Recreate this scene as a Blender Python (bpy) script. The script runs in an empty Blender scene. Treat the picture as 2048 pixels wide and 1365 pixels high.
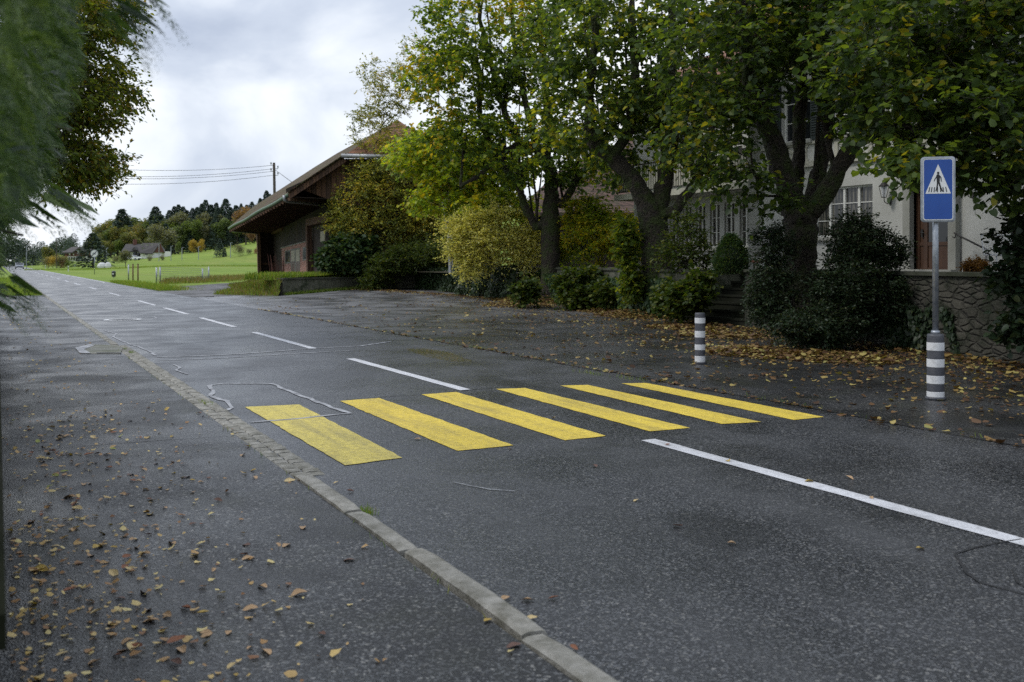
import bpy, math, random
import numpy as np
from mathutils import Vector
R = math.radians
SC = bpy.context.scene
COL = SC.collection
rng = np.random.default_rng(7)
random.seed(7)
# ------------------------------------------------------------ camera
YAW = R(27.33); CA, SA = math.cos(YAW), math.sin(YAW)
H = 1.6; F = 1991.0; HY = 525.0
cd = bpy.data.cameras.new("camera"); cam = bpy.data.objects.new("camera", cd); COL.objects.link(cam)
cam.location = (0, 0, H); cam.rotation_euler = (R(90), 0, -YAW)
cd.lens = 35; cd.sensor_width = 36; cd.shift_y = (HY - 682.5) / 2048.0
cd.clip_start = 0.05; cd.clip_end = 4000
cd.dof.use_dof = True; cd.dof.focus_distance = 14.0; cd.dof.aperture_fstop = 3.6
SC.camera = cam
SC.view_settings.view_transform = 'Standard'; SC.view_settings.look = 'None'
SC.view_settings.exposure = 0.25; SC.view_settings.gamma = 1
SC.cycles.max_bounces = 6; SC.cycles.transparent_max_bounces = 6
SC.cycles.use_denoising = False
# ------------------------------------------------------------ world: overcast sky
SUN_EL, SUN_AZ = R(46), R(-72)      # azimuth measured clockwise from +Y
W = bpy.data.worlds.new("World"); SC.world = W; W.use_nodes = True
nt = W.node_tree; nt.nodes.clear()
def N(t, **k):
    n = nt.nodes.new(t)
    for a, b in k.items(): setattr(n, a, b)
    return n
def ramp(node, stops):
    cr = node.color_ramp
    while len(cr.elements) > 1: cr.elements.remove(cr.elements[-1])
    cr.elements[0].position = stops[0][0]; cr.elements[0].color = (*stops[0][1], 1)
    for p, c in stops[1:]:
        e = cr.elements.new(p); e.color = (*c, 1)
wo = N('ShaderNodeOutputWorld'); bg = N('ShaderNodeBackground'); bg2 = N('ShaderNodeBackground'); ad = N('ShaderNodeAddShader')
sky = N('ShaderNodeTexSky', sky_type='NISHITA', sun_disc=False, sun_elevation=SUN_EL, sun_rotation=SUN_AZ)
tc = N('ShaderNodeTexCoord'); mp = N('ShaderNodeMapping'); mp.inputs['Scale'].default_value = (1.0, 1.0, 1.7); mp.inputs['Location'].default_value = (0.4, 0.15, 0.1)
n1 = N('ShaderNodeTexNoise'); n1.inputs['Scale'].default_value = 3.4; n1.inputs['Detail'].default_value = 7; n1.inputs['Roughness'].default_value = 0.5; n1.inputs['Distortion'].default_value = 0.5
cr = N('ShaderNodeValToRGB'); ramp(cr, [(0.34, (0.36, 0.41, 0.51)), (0.46, (0.47, 0.52, 0.61)), (0.56, (0.63, 0.67, 0.73)), (0.70, (0.84, 0.85, 0.87))])
sx = N('ShaderNodeSeparateXYZ'); mr = N('ShaderNodeMapRange'); mr.inputs['From Min'].default_value = 0.22; mr.inputs['From Max'].default_value = 0.85
mr.inputs['To Min'].default_value = 1.0; mr.inputs['To Max'].default_value = 1.35
vm = N('ShaderNodeVectorMath', operation='SCALE')
L = nt.links.new
L(tc.outputs['Generated'], mp.inputs['Vector']); L(mp.outputs[0], n1.inputs['Vector']); L(n1.outputs['Fac'], cr.inputs['Fac'])
L(tc.outputs['Generated'], sx.inputs[0]); L(sx.outputs['Z'], mr.inputs['Value'])
L(cr.outputs['Color'], vm.inputs[0]); L(mr.outputs[0], vm.inputs['Scale'])
L(vm.outputs[0], bg.inputs['Color']); bg.inputs['Strength'].default_value = 1.16
L(sky.outputs['Color'], bg2.inputs['Color']); bg2.inputs['Strength'].default_value = 0.006
L(bg.outputs[0], ad.inputs[0]); L(bg2.outputs[0], ad.inputs[1]); L(ad.outputs[0], wo.inputs['Surface'])
ld = bpy.data.lights.new("sun", 'SUN'); ld.energy = 1.3; ld.angle = R(12); ld.color = (1, 0.96, 0.9)
sun = bpy.data.objects.new("sun", ld); COL.objects.link(sun)
sd = Vector((math.sin(SUN_AZ) * math.cos(SUN_EL), math.cos(SUN_AZ) * math.cos(SUN_EL), math.sin(SUN_EL)))
sun.rotation_euler = sd.to_track_quat('Z', 'Y').to_euler(); sun.location = (0, 0, 60)

# ------------------------------------------------------------ photo pixel -> place on the ground
def ss(x): x = np.clip(x, 0, 1); return x * x * (3 - 2 * x)
def XZ(u, v): return u * CA - v * SA, u * SA + v * CA
def T(u, v):
    u = np.asarray(u, float); v = np.asarray(v, float)
    X, Z = XZ(u, v)
    t = X / np.maximum(Z, 1)
    a = 0.3 * ss((v - 26) / 26) * ss((u - 9) / 8) * (1 - ss((v - 66) / 16)) * (Z > 0)
    base = np.interp(Z, [0, 90, 150, 200, 215, 240, 290, 350, 450, 700, 1500], [0, 0, .45, .8, .75, 1.3, 2.9, 3.8, 7, 14, 25])
    m = np.interp(t, [-.49, -.38, -.3, -.255, 0], [.50, .84, 1.50, 2.3, 3])
    b = base * (1 + (m - 1) * ss((Z - 200) / 90)) * ss((u - 12) / 22)
    return a + b
def P(px, py, Z):
    X = (px - 1024) / F * Z
    return Vector((X * CA + Z * SA, -X * SA + Z * CA, H + (HY - py) / F * Z))
def G(px, py, h=0.0): return P(px, py, (H - h) * F / (py - HY))
def GT(px, py):
    h = 0.0
    for _ in range(12):
        p = G(px, py, h); h = 0.5 * h + 0.5 * float(T(p.x, p.y))
    p = G(px, py, h); p.z = float(T(p.x, p.y)); return p
# ------------------------------------------------------------ materials
def newmat(name):
    m = bpy.data.materials.new(name); m.use_nodes = True; t = m.node_tree; t.nodes.clear()
    o = t.nodes.new('ShaderNodeOutputMaterial'); return m, t, o
def mixrgb(t, fac, a, b, blend='MIX'):
    n = t.nodes.new('ShaderNodeMix'); n.data_type = 'RGBA'; n.blend_type = blend
    for s, v in ((0, fac), (6, a), (7, b)):
        if hasattr(v, 'is_output'): t.links.new(v, n.inputs[s])
        else: n.inputs[s].default_value = v if s == 0 else (*v, 1)
    return n.outputs[2]
def noise(t, vec, scale, detail=4, rough=.55, dist=0, stretch=None):
    if stretch is not None:
        m = t.nodes.new('ShaderNodeMapping'); m.inputs['Scale'].default_value = stretch; t.links.new(vec, m.inputs['Vector']); vec = m.outputs[0]
    n = t.nodes.new('ShaderNodeTexNoise'); n.inputs['Scale'].default_value = scale; n.inputs['Detail'].default_value = detail
    n.inputs['Roughness'].default_value = rough; n.inputs['Distortion'].default_value = dist; t.links.new(vec, n.inputs['Vector']); return n.outputs['Fac']
def voro(t, vec, scale, feat='F1', out='Distance'):
    n = t.nodes.new('ShaderNodeTexVoronoi'); n.feature = feat; n.inputs['Scale'].default_value = scale; t.links.new(vec, n.inputs['Vector']); return n.outputs[out]
def rmp(t, fac, a, b, lo=0.0, hi=1.0):
    n = t.nodes.new('ShaderNodeMapRange'); n.inputs['From Min'].default_value = a; n.inputs['From Max'].default_value = b
    n.inputs['To Min'].default_value = lo; n.inputs['To Max'].default_value = hi; t.links.new(fac, n.inputs['Value']); return n.outputs[0]
def mth(t, op, a, b):
    n = t.nodes.new('ShaderNodeMath'); n.operation = op
    for i, v in enumerate((a, b)):
        if hasattr(v, 'is_output'): t.links.new(v, n.inputs[i])
        else: n.inputs[i].default_value = v
    return n.outputs[0]
def finish(t, o, col, rough=.7, bump=None, bstr=.3, bdist=.01, metal=0, spec=.5):
    p = t.nodes.new('ShaderNodeBsdfPrincipled')
    for k, v in (('Base Color', col), ('Roughness', rough), ('Metallic', metal), ('Specular IOR Level', spec)):
        if hasattr(v, 'is_output'): t.links.new(v, p.inputs[k])
        else: p.inputs[k].default_value = (*v, 1) if k == 'Base Color' else v
    if bump is not None:
        b = t.nodes.new('ShaderNodeBump'); b.inputs['Strength'].default_value = bstr; b.inputs['Distance'].default_value = bdist
        t.links.new(bump, b.inputs['Height']); t.links.new(b.outputs[0], p.inputs['Normal'])
    t.links.new(p.outputs[0], o.inputs['Surface']); return p
def coords(t, kind='Object'):
    return t.nodes.new('ShaderNodeTexCoord').outputs[kind]
def pm(name, c1, c2=None, scale=3, rough=.7, bump=.3, bscale=30, bdist=.01, stretch=None, metal=0, lo=.35, hi=.65, spec=.5):
    m, t, o = newmat(name); v = coords(t)
    c2 = c2 or tuple(x * .75 for x in c1)
    f = rmp(t, noise(t, v, scale, 6, .6, 0, stretch), lo, hi)
    col = mixrgb(t, f, c1, c2)
    h = noise(t, v, bscale, 4, .6, 0, stretch)
    finish(t, o, col, rough, h if bump else None, bump, bdist, metal, spec); return m
def leafmat(name, cols, trans=.45, patch=None, rough=.5):
    """cols: colour-ramp stops read by the random value of each leaf"""
    m, t, o = newmat(name)
    g = t.nodes.new('ShaderNodeNewGeometry'); r = t.nodes.new('ShaderNodeValToRGB'); ramp(r, cols); r.color_ramp.interpolation = 'LINEAR'
    fac = g.outputs['Random Per Island']
    if patch:
        n = rmp(t, noise(t, g.outputs['Position'], patch[0], 2), .35, .65, -patch[1], patch[1]); fac = mth(t, 'ADD', fac, n)
    t.links.new(fac, r.inputs['Fac']); c = r.outputs['Color']
    d = t.nodes.new('ShaderNodeBsdfPrincipled'); d.inputs['Roughness'].default_value = rough; d.inputs['Specular IOR Level'].default_value = .35; t.links.new(c, d.inputs['Base Color'])
    tr = t.nodes.new('ShaderNodeBsdfTranslucent'); c2 = mixrgb(t, 1.0, c, (1.9, 1.8, .7), 'MULTIPLY'); t.links.new(c2, tr.inputs['Color'])
    mx = t.nodes.new('ShaderNodeMixShader'); mx.inputs[0].default_value = trans
    t.links.new(d.outputs[0], mx.inputs[1]); t.links.new(tr.outputs[0], mx.inputs[2]); t.links.new(mx.outputs[0], o.inputs['Surface']); return m
M = {}
def asphalt(name, base, light, wet, streaks, mossy=0, grain=105, bs=.4, sp_=.3):
    m, t, o = newmat(name); v = coords(t)
    v1 = voro(t, v, grain, out='Color'); s1 = t.nodes.new('ShaderNodeSeparateColor'); t.links.new(v1, s1.inputs[0])
    spk = rmp(t, s1.outputs[0], .62, .95)
    big = noise(t, v, .45, 5, .6)
    col = mixrgb(t, rmp(t, big, .3, .7), tuple(b * .78 for b in base), tuple(b * 1.2 for b in base))
    col = mixrgb(t, mth(t, 'MULTIPLY', spk, .75), col, light)
    v3 = voro(t, v, grain * .8, out='Color'); s4 = t.nodes.new('ShaderNodeSeparateColor'); t.links.new(v3, s4.inputs[0])
    col = mixrgb(t, rmp(t, s4.outputs[1], .92, .99, 0, .7), col, (.26, .255, .24))
    dk = rmp(t, voro(t, v, 160), 0.0, .35, 1, 0)
    col = mixrgb(t, mth(t, 'MULTIPLY', dk, .6), col, tuple(b * .3 for b in base))
    if streaks:   # dusty bands worn along the wheel paths
        w = rmp(t, noise(t, v, 1.0, 5, .6, .3, (1.5, .10, 1)), .48, .68, 0, .5)
        col = mixrgb(t, w, col, tuple(l * .32 for l in light))
        s3 = t.nodes.new('ShaderNodeSeparateXYZ'); t.links.new(v, s3.inputs[0])
        lane = mth(t, 'ADD', s3.outputs[0], rmp(t, noise(t, v, .25, 2), 0, 1, -.35, .35))
        for cx, amt in ((2.75, .5), (4.55, .42), (6.0, .36), (7.35, .42)):      # wheel paths polished pale by traffic
            band = mth(t, 'MULTIPLY', rmp(t, mth(t, 'ABSOLUTE', mth(t, 'SUBTRACT', lane, cx), 0), .1, .55, amt, 0), rmp(t, noise(t, v, 1.6, 5, .65, .5, (1, .35, 1)), .3, .65))
            col = mixrgb(t, band, col, tuple(l * .42 for l in light))
        pk = rmp(t, noise(t, v, .32, 2, .4, 1.2, (1, .5, 1)), .55, .565, 0, .42); col = mixrgb(t, pk, col, tuple(b * .55 for b in base))
        w2 = rmp(t, noise(t, v, 2.3, 5, .6, .6), .56, .72, 0, .35)
        col = mixrgb(t, w2, col, tuple(b * .5 for b in base))
    if mossy and grain == 105:      # older, paler surfacing plus pale sheen painted into the colour, meadow side of forecourt
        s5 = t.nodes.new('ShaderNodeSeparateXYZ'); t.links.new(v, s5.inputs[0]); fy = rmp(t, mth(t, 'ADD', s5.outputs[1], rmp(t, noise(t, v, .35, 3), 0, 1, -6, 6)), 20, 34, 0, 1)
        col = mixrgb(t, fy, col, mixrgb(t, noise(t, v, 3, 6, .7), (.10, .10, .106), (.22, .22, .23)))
    if not streaks:
        pz = rmp(t, noise(t, v, .55, 4, .55, .8), .47, .56, 0, .6); col = mixrgb(t, pz, col, tuple(b * .5 for b in base))
    if mossy:
        mo = rmp(t, noise(t, v, 1.3, 6, .65), .5, .7, 0, mossy)
        col = mixrgb(t, mo, col, (.028, .032, .012))
    rg = rmp(t, noise(t, v, .8, 5, .6, .4), .38, .62, wet[0], wet[1])
    h = mth(t, 'ADD', voro(t, v, grain * 1.1), mth(t, 'MULTIPLY', noise(t, v, 60, 3), .5))
    finish(t, o, col, rg, h, bs, .005, 0, sp_); return m
M['road'] = asphalt('road asphalt', (.0135, .0148, .0180), (.15, .155, .165), (.24, .44), True, 0, 105, .32, .5)
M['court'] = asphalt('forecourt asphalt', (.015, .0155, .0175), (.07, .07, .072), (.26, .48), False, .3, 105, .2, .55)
M['pave'] = asphalt('pavement asphalt', (.0085, .009, .0105), (.12, .125, .13), (.30, .54), False, .3, 95, .6, .45)
M['gravel'] = asphalt('gravel track', (.10, .098, .09), (.25, .24, .22), (.7, .9), False, .3)
def paint(name, c, wear_c, amt, scale=16):
    m, t, o = newmat(name); v = coords(t)
    sp = rmp(t, voro(t, v, 130), .05, .3, 1, 0)
    w = rmp(t, noise(t, v, scale, 6, .7), .60 - amt, .74 - amt * .5, 0, .85)
    w = mth(t, 'MULTIPLY', w, mth(t, 'ADD', .45, sp))
    st = rmp(t, noise(t, v, 2.0, 5, .6, .3, (1.6, .5, 1)), .42, .66, 0, .42)
    col = mixrgb(t, st, c, tuple(x * .62 for x in c)); col = mixrgb(t, w, col, wear_c)
    pit = rmp(t, voro(t, v, 42), .0, .34, .9, 0); col = mixrgb(t, mth(t, 'MULTIPLY', pit, rmp(t, noise(t, v, 5, 5, .7), .4, .62, .3, 1)), col, tuple(x * .30 for x in c))
    tw = rmp(t, noise(t, v, 3.0, 6, .65, .2, (1.8, .16, 1)), .5, .7, 0, .4); col = mixrgb(t, tw, col, (.10, .095, .075))
    finish(t, o, col, .55, mth(t, 'ADD', voro(t, v, 85), noise(t, v, 40, 3)), .9, .007); return m
M['yellow'] = paint('yellow road paint', (.74, .55, .06), (.09, .075, .03), .14)
M['yellow_worn'] = paint('worn yellow road paint', (.70, .57, .11), (.08, .07, .04), .20)
M['white'] = paint('white road paint', (.62, .63, .66), (.12, .12, .13), .10)
M['seal'] = pm('crack sealant', (.40, .41, .43), (.14, .14, .15), 6, .5, .3, 60)
M['tar'] = pm('tar seal', (.014, .015, .018), (.02, .02, .022), 6, .4, .3, 60)
M['granite'] = pm('granite kerb', (.30, .29, .26), (.13, .125, .10), 9, .75, .9, 45, .012)
M['sett'] = pm('granite setts', (.30, .30, .30), (.15, .15, .155), 6, .6, .8, 40, .01)
M['concrete'] = pm('old concrete', (.24, .235, .215), (.10, .11, .075), 1.5, .85, .6, 20, .01)
M['darkwall'] = pm('mossy concrete', (.085, .085, .07), (.025, .03, .015), 1.4, .9, .7, 18, .02, lo=.3, hi=.6)
M['wetwall'] = pm('damp dark wall', (.020, .021, .016), (.012, .014, .008), 1.4, 1.0, .5, 18, .02, spec=.05)
M['iron'] = pm('cast iron', (.09, .09, .095), (.05, .05, .05), 20, .5, .5, 60, metal=.6)
M['galv'] = pm('galvanised steel', (.36, .38, .41), (.22, .24, .27), 14, .42, .1, 60, metal=.75)
M['darksteel'] = pm('dark steel', (.03, .03, .032), (.05, .045, .04), 10, .5, .2, 60, metal=.5)
M['plaster'] = pm('white plaster', (.46, .46, .43), (.37, .37, .34), .9, .9, .35, 45, .006)
M['sandstone'] = pm('grey sandstone trim', (.30, .30, .27), (.23, .23, .20), 1.2, .85, .3, 25, .006)
M['timber_pale'] = pm('pale painted timber', (.42, .41, .34), (.34, .33, .27), 2, .7, .3, 25, .004)
M['winframe'] = pm('white window frame', (.62, .62, .58), (.5, .5, .47), 3, .5, .1, 40)
M['shutter'] = pm('dark green shutter', (.022, .032, .032), (.03, .04, .04), 3, .6, .2, 30)
M['oak'] = pm('brown door wood', (.075, .034, .016), (.045, .02, .010), 5, .45, .3, 30, .003, (1, 1, .1))
M['orange_tile'] = None
M['trunk'] = None
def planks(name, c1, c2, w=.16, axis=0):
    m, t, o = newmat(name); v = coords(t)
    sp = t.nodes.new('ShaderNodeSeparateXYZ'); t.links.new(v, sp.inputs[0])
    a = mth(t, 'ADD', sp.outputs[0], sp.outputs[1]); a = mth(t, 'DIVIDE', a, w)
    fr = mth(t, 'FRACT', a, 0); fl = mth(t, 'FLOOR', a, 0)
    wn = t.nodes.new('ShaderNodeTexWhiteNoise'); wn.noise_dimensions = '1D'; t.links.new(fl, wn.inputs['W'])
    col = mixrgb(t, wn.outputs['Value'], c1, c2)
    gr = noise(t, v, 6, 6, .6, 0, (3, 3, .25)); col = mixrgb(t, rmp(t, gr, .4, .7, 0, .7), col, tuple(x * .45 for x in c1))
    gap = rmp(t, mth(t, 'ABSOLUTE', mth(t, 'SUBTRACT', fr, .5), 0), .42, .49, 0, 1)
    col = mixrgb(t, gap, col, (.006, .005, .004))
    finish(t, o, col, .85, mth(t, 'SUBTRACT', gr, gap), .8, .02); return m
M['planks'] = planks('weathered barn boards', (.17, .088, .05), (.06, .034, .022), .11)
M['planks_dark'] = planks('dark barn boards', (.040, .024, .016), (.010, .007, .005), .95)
def brick(name, c1, c2, mortar, bw, bh, scale=1, moss=None, rough=.85, off=.5, msize=.012):
    m, t, o = newmat(name); v = coords(t)
    sp = t.nodes.new('ShaderNodeSeparateXYZ'); t.links.new(v, sp.inputs[0])
    cb = t.nodes.new('ShaderNodeCombineXYZ'); t.links.new(mth(t, 'ADD', sp.outputs[0], mth(t, 'MULTIPLY', sp.outputs[1], 1.0)), cb.inputs[0]); t.links.new(sp.outputs[2], cb.inputs[1])
    nn = noise(t, v, 1.4, 3); vv = t.nodes.new('ShaderNodeVectorMath'); vv.operation = 'ADD'
    cc = t.nodes.new('ShaderNodeCombineXYZ'); t.links.new(rmp(t, nn, 0, 1, -.08, .08), cc.inputs[0]); t.links.new(rmp(t, nn, 0, 1, -.06, .06), cc.inputs[1])
    t.links.new(cb.outputs[0], vv.inputs[0]); t.links.new(cc.outputs[0], vv.inputs[1])
    b = t.nodes.new('ShaderNodeTexBrick'); t.links.new(vv.outputs[0], b.inputs['Vector']); b.inputs['Scale'].default_value = scale
    b.inputs['Color1'].default_value = (*c1, 1); b.inputs['Color2'].default_value = (*c2, 1); b.inputs['Mortar'].default_value = (*mortar, 1)
    b.inputs['Brick Width'].default_value = bw; b.inputs['Row Height'].default_value = bh; b.inputs['Mortar Size'].default_value = msize; b.inputs['Mortar Smooth'].default_value = .3; b.offset = off
    col = b.outputs['Color']
    col = mixrgb(t, rmp(t, noise(t, v, 5, 6, .7), .35, .7, 0, .7), col, tuple(x * .5 for x in c2))
    if moss: col = mixrgb(t, rmp(t, noise(t, v, 1.6, 6, .7), moss[1], moss[1] + .15), col, moss[0])
    hh = mth(t, 'SUBTRACT', noise(t, v, 22, 5), b.outputs['Fac'])
    finish(t, o, col, rough, hh, .9, .03); return m
M['brick'] = brick('red brick', (.42, .17, .11), (.32, .14, .10), (.40, .37, .33), .25, .075)
M['rubble'] = brick('rubble stone wall', (.13, .12, .10), (.05, .048, .038), (.035, .033, .027), .46, .19, 1, ((.022, .028, .012), .52), .9, .37, .02)
def rubble(name):
    m, t, o = newmat(name); v = coords(t)
    sp = t.nodes.new('ShaderNodeSeparateXYZ'); t.links.new(v, sp.inputs[0]); cb = t.nodes.new('ShaderNodeCombineXYZ')
    t.links.new(mth(t, 'ADD', mth(t, 'MULTIPLY', sp.outputs[1], 3.6), mth(t, 'MULTIPLY', noise(t, v, 3, 2), .7)), cb.inputs[0]); t.links.new(mth(t, 'ADD', mth(t, 'MULTIPLY', sp.outputs[2], 8.5), mth(t, 'MULTIPLY', noise(t, v, 4, 2), .5)), cb.inputs[1])
    ed = voro(t, cb.outputs[0], 1.0, 'DISTANCE_TO_EDGE'); cc = voro(t, cb.outputs[0], 1.0, 'F1', 'Color'); s1 = t.nodes.new('ShaderNodeSeparateColor'); t.links.new(cc, s1.inputs[0])
    col = mixrgb(t, s1.outputs[0], (.075, .071, .056), (.04, .038, .03)); col = mixrgb(t, rmp(t, noise(t, v, 14, 6, .7), .4, .7, 0, .7), col, (.05, .048, .036))
    col = mixrgb(t, rmp(t, ed, 0, .05, .55, 0), col, (.02, .019, .015)); col = mixrgb(t, rmp(t, noise(t, v, 1.3, 6, .7), .44, .56), col, (.016, .02, .010))
    h = mth(t, 'ADD', rmp(t, ed, 0, .16), mth(t, 'MULTIPLY', noise(t, v, 18, 5), .6)); finish(t, o, col, .9, h, 1.0, .05); return m
M['rubble'] = rubble('irregular rubble stone')
M['whitewash'] = pm('whitewashed render', (.78, .78, .74), (.68, .68, .64), 1, .9, .1, 8)
M['blockwall'] = brick('mossy block wall', (.13, .13, .10), (.085, .09, .06), (.03, .03, .022), 1.3, .9, 1, ((.018, .028, .010), .48), .95)
M['orange_tile'] = brick('orange roof tiles', (.33, .15, .085), (.22, .11, .065), (.07, .035, .02), .2, .22, 1, ((.10, .085, .045), .58), .9, .5, .02)
M['dull_tile'] = brick('dull old roof tiles', (.17, .095, .075), (.11, .07, .055), (.04, .028, .02), .25, .3, 1, ((.06, .055, .03), .5), .9, .5, .03)
M['moss_tile'] = brick('mossy roof tiles', (.16, .085, .05), (.10, .062, .04), (.025, .018, .012), .22, .22, 1, ((.075, .070, .022), .45), .95, .5, .03)
def barkmat(name, c1, c2, moss, th):
    m, t, o = newmat(name); v = coords(t)
    f = noise(t, v, 9, 8, .7, .6, (1.6, 1.6, .45)); col = mixrgb(t, rmp(t, f, .35, .65), c1, c2)
    vr = voro(t, v, 16); col = mixrgb(t, rmp(t, vr, .5, .85, 0, .7), col, tuple(x * 1.8 for x in c1))
    col = mixrgb(t, rmp(t, noise(t, v, 1.7, 6, .7), th, th + .12), col, moss)
    finish(t, o, col, .9, mth(t, 'ADD', f, vr), 1.0, .05); return m
M['bark'] = barkmat('linden bark', (.038, .030, .021), (.014, .011, .009), (.035, .050, .009), .47)
M['bark_grey'] = barkmat('grey twig bark', (.06, .05, .04), (.03, .026, .02), (.05, .055, .03), .6)
M['grass'] = None
def grassmat(name):
    m, t, o = newmat(name); v = coords(t)
    f = noise(t, v, .035, 6, .6, 1.0); g = noise(t, v, 1.1, 6, .7)
    col = mixrgb(t, rmp(t, f, .35, .65), (.15, .225, .035), (.215, .285, .05))
    col = mixrgb(t, rmp(t, noise(t, v, .09, 6, .65, 0, (1, .25, 1)), .5, .68, 0, .5), col, (.26, .26, .08))
    col = mixrgb(t, rmp(t, noise(t, v, .5, 5, .7, 0, (1, .06, 1)), .5, .62, 0, .35), col, (.10, .16, .03))
    col = mixrgb(t, rmp(t, g, .4, .7, 0, .45), col, (.09, .135, .025))
    finish(t, o, col, .95, g, .8, .08, 0, .15); return m
M['field'] = grassmat('meadow grass')
M['soil'] = pm('garden soil', (.05, .037, .022), (.03, .035, .012), 1.2, .95, .8, 15, .03)
M['blade'] = leafmat('grass blades', [(0, (.08, .16, .012)), (.6, (.17, .27, .03)), (1, (.28, .26, .08))], .35)
M['drygrass'] = leafmat('rough verge growth', [(0, (.07, .11, .015)), (.5, (.16, .15, .05)), (1, (.22, .14, .07))], .3)
# leaves
M['lind_a'] = leafmat('linden leaves nearer the meadow', [(0, (.042, .080, .026)), (.35, (.085, .14, .030)), (.7, (.18, .25, .030)), (.95, (.36, .38, .03)), (1, (.42, .30, .03))], .55, (.33, .28))
M['lind_b'] = leafmat('linden leaves middle', [(0, (.040, .074, .028)), (.6, (.080, .125, .032)), (.9, (.20, .26, .028)), (1, (.34, .32, .03))], .52, (.33, .2))
M['lind_c'] = leafmat('linden leaves by the house', [(0, (.026, .050, .018)), (.6, (.056, .092, .024)), (.97, (.12, .17, .022)), (1, (.22, .20, .02))], .5, (.8, .14))
M['lf_small'] = leafmat('small yellow green leaves', [(0, (.09, .12, .03)), (.4, (.18, .21, .04)), (.8, (.34, .33, .06)), (1, (.46, .34, .05))], .4, (.6, .3))
M['lf_dark'] = leafmat('dark broad leaves', [(0, (.022, .05, .02)), (.8, (.04, .075, .026)), (1, (.10, .12, .03))], .3)
M['lf_feather'] = leafmat('fine green leaves', [(0, (.028, .055, .010)), (.7, (.055, .085, .012)), (1, (.12, .13, .02))], .4)
M['lf_gold'] = leafmat('pale gold leaves', [(0, (.30, .34, .10)), (.4, (.48, .48, .17)), (1, (.66, .60, .24))], .45)
M['lf_ochre'] = leafmat('ochre green leaves', [(0, (.09, .15, .014)), (.5, (.22, .29, .02)), (1, (.44, .34, .02))], .5, (.9, .3))
M['lf_lime'] = leafmat('lime yellow leaves', [(0, (.10, .17, .02)), (.4, (.22, .31, .025)), (.8, (.38, .42, .03)), (1, (.48, .38, .03))], .5, (.6, .2))
M['lf_sucker'] = leafmat('sucker leaves', [(0, (.04, .075, .014)), (.7, (.10, .15, .018)), (1, (.24, .24, .02))], .5)
M['lf_ivy'] = leafmat('ivy leaves', [(0, (.022, .046, .020)), (1, (.055, .085, .035))], .2, None, .35)
M['lf_yew'] = leafmat('yew leaves', [(0, (.012, .026, .012)), (.9, (.026, .045, .018)), (1, (.06, .07, .02))], .2)
M['lf_rust'] = leafmat('rust leaves', [(0, (.14, .07, .02)), (1, (.24, .12, .03))], .35)
M['lf_thuja'] = leafmat('thuja sprays', [(0, (.016, .036, .014)), (.6, (.042, .080, .026)), (1, (.10, .15, .05))], .3, (2.2, .4))
M['lf_beech'] = leafmat('beech leaves', [(0, (.055, .085, .018)), (.6, (.11, .15, .022)), (.92, (.20, .21, .028)), (1, (.30, .20, .025))], .5, (.4, .12))
M['lf_litter'] = leafmat('fallen leaf litter', [(0, (.05, .026, .016)), (.4, (.13, .070, .030)), (.75, (.24, .16, .05)), (.93, (.40, .33, .11)), (1, (.20, .20, .06))], .1)
M['lf_litter_pale'] = leafmat('pale fallen leaves', [(0, (.16, .07, .03)), (.3, (.34, .20, .08)), (.7, (.52, .38, .15)), (1, (.55, .46, .20))], .1)
M['far_spruce'] = leafmat('haze-tinted spruce needles', [(0, (.030, .052, .042)), (1, (.062, .092, .066))], .2)  # bluish distance haze is tinted into the needle colours
M['far_olive'] = leafmat('olive foliage', [(0, (.09, .115, .045)), (.6, (.17, .18, .06)), (1, (.28, .22, .07))], .35, (.15, .3))
M['far_green'] = leafmat('green foliage', [(0, (.065, .10, .04)), (1, (.15, .20, .06))], .35, (.15, .3))
M['far_rust'] = leafmat('rust foliage', [(0, (.15, .09, .05)), (1, (.26, .16, .085))], .35)
M['far_gold'] = leafmat('gold foliage', [(0, (.24, .18, .04)), (1, (.44, .32, .06))], .35)
M['far_grey'] = leafmat('grey green foliage', [(0, (.10, .115, .08)), (1, (.20, .20, .12))], .35)
def plain(name, c, rough=.5, metal=0, spec=.5):
    m, t, o = newmat(name); finish(t, o, c, rough, None, 0, 0, metal, spec); return m
M['blue'] = pm('blue sign face', (.006, .045, .24), (.010, .065, .30), 1.5, .35, 0)
M['signwhite'] = pm('white sign face', (.66, .67, .68), (.6, .61, .62), 4, .35, 0)
M['black'] = plain('black', (.01, .01, .012), .5)
M['charcoal'] = pm('charcoal bollard paint', (.045, .048, .058), (.09, .09, .10), 9, .5, .3, 40, lo=.5, hi=.8)
M['bwhite'] = pm('white bollard band', (.60, .61, .62), (.30, .30, .30), 13, .5, .3, 40, lo=.52, hi=.85)
def glassmat(name):
    m, t, o = newmat(name); v = coords(t)
    f = noise(t, v, 3, 3, .5, 0, (8, 8, .6)); col = mixrgb(t, rmp(t, f, .45, .62, 0, .8), (.015, .017, .018), (.16, .15, .12))
    finish(t, o, col, .08, None); return m
M['glass'] = glassmat('window glass with curtain behind')
M['glass_dark'] = plain('dark glass', (.012, .014, .016), .08)
M['roofgrey'] = pm('dark grey roof', (.060, .055, .055), (.04, .038, .038), 1, .8, .3, 8)
M['roofbrown'] = pm('brown roof', (.085, .075, .072), (.06, .055, .055), 1, .8, .3, 8)
M['copper'] = pm('green copper gutter', (.13, .19, .13), (.08, .12, .085), 4, .55, .2, 30, metal=.2)
M['zinc'] = pm('zinc pipe', (.34, .35, .37), (.24, .25, .27), 6, .4, .1, 40, metal=.5)
M['red_wood'] = pm('red brown cladding', (.12, .045, .03), (.08, .035, .025), 2, .8, .3, 20)
M['oldpaint'] = pm('flaking door paint', (.38, .37, .27), (.26, .24, .18), 6, .8, .3, 30)

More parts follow.
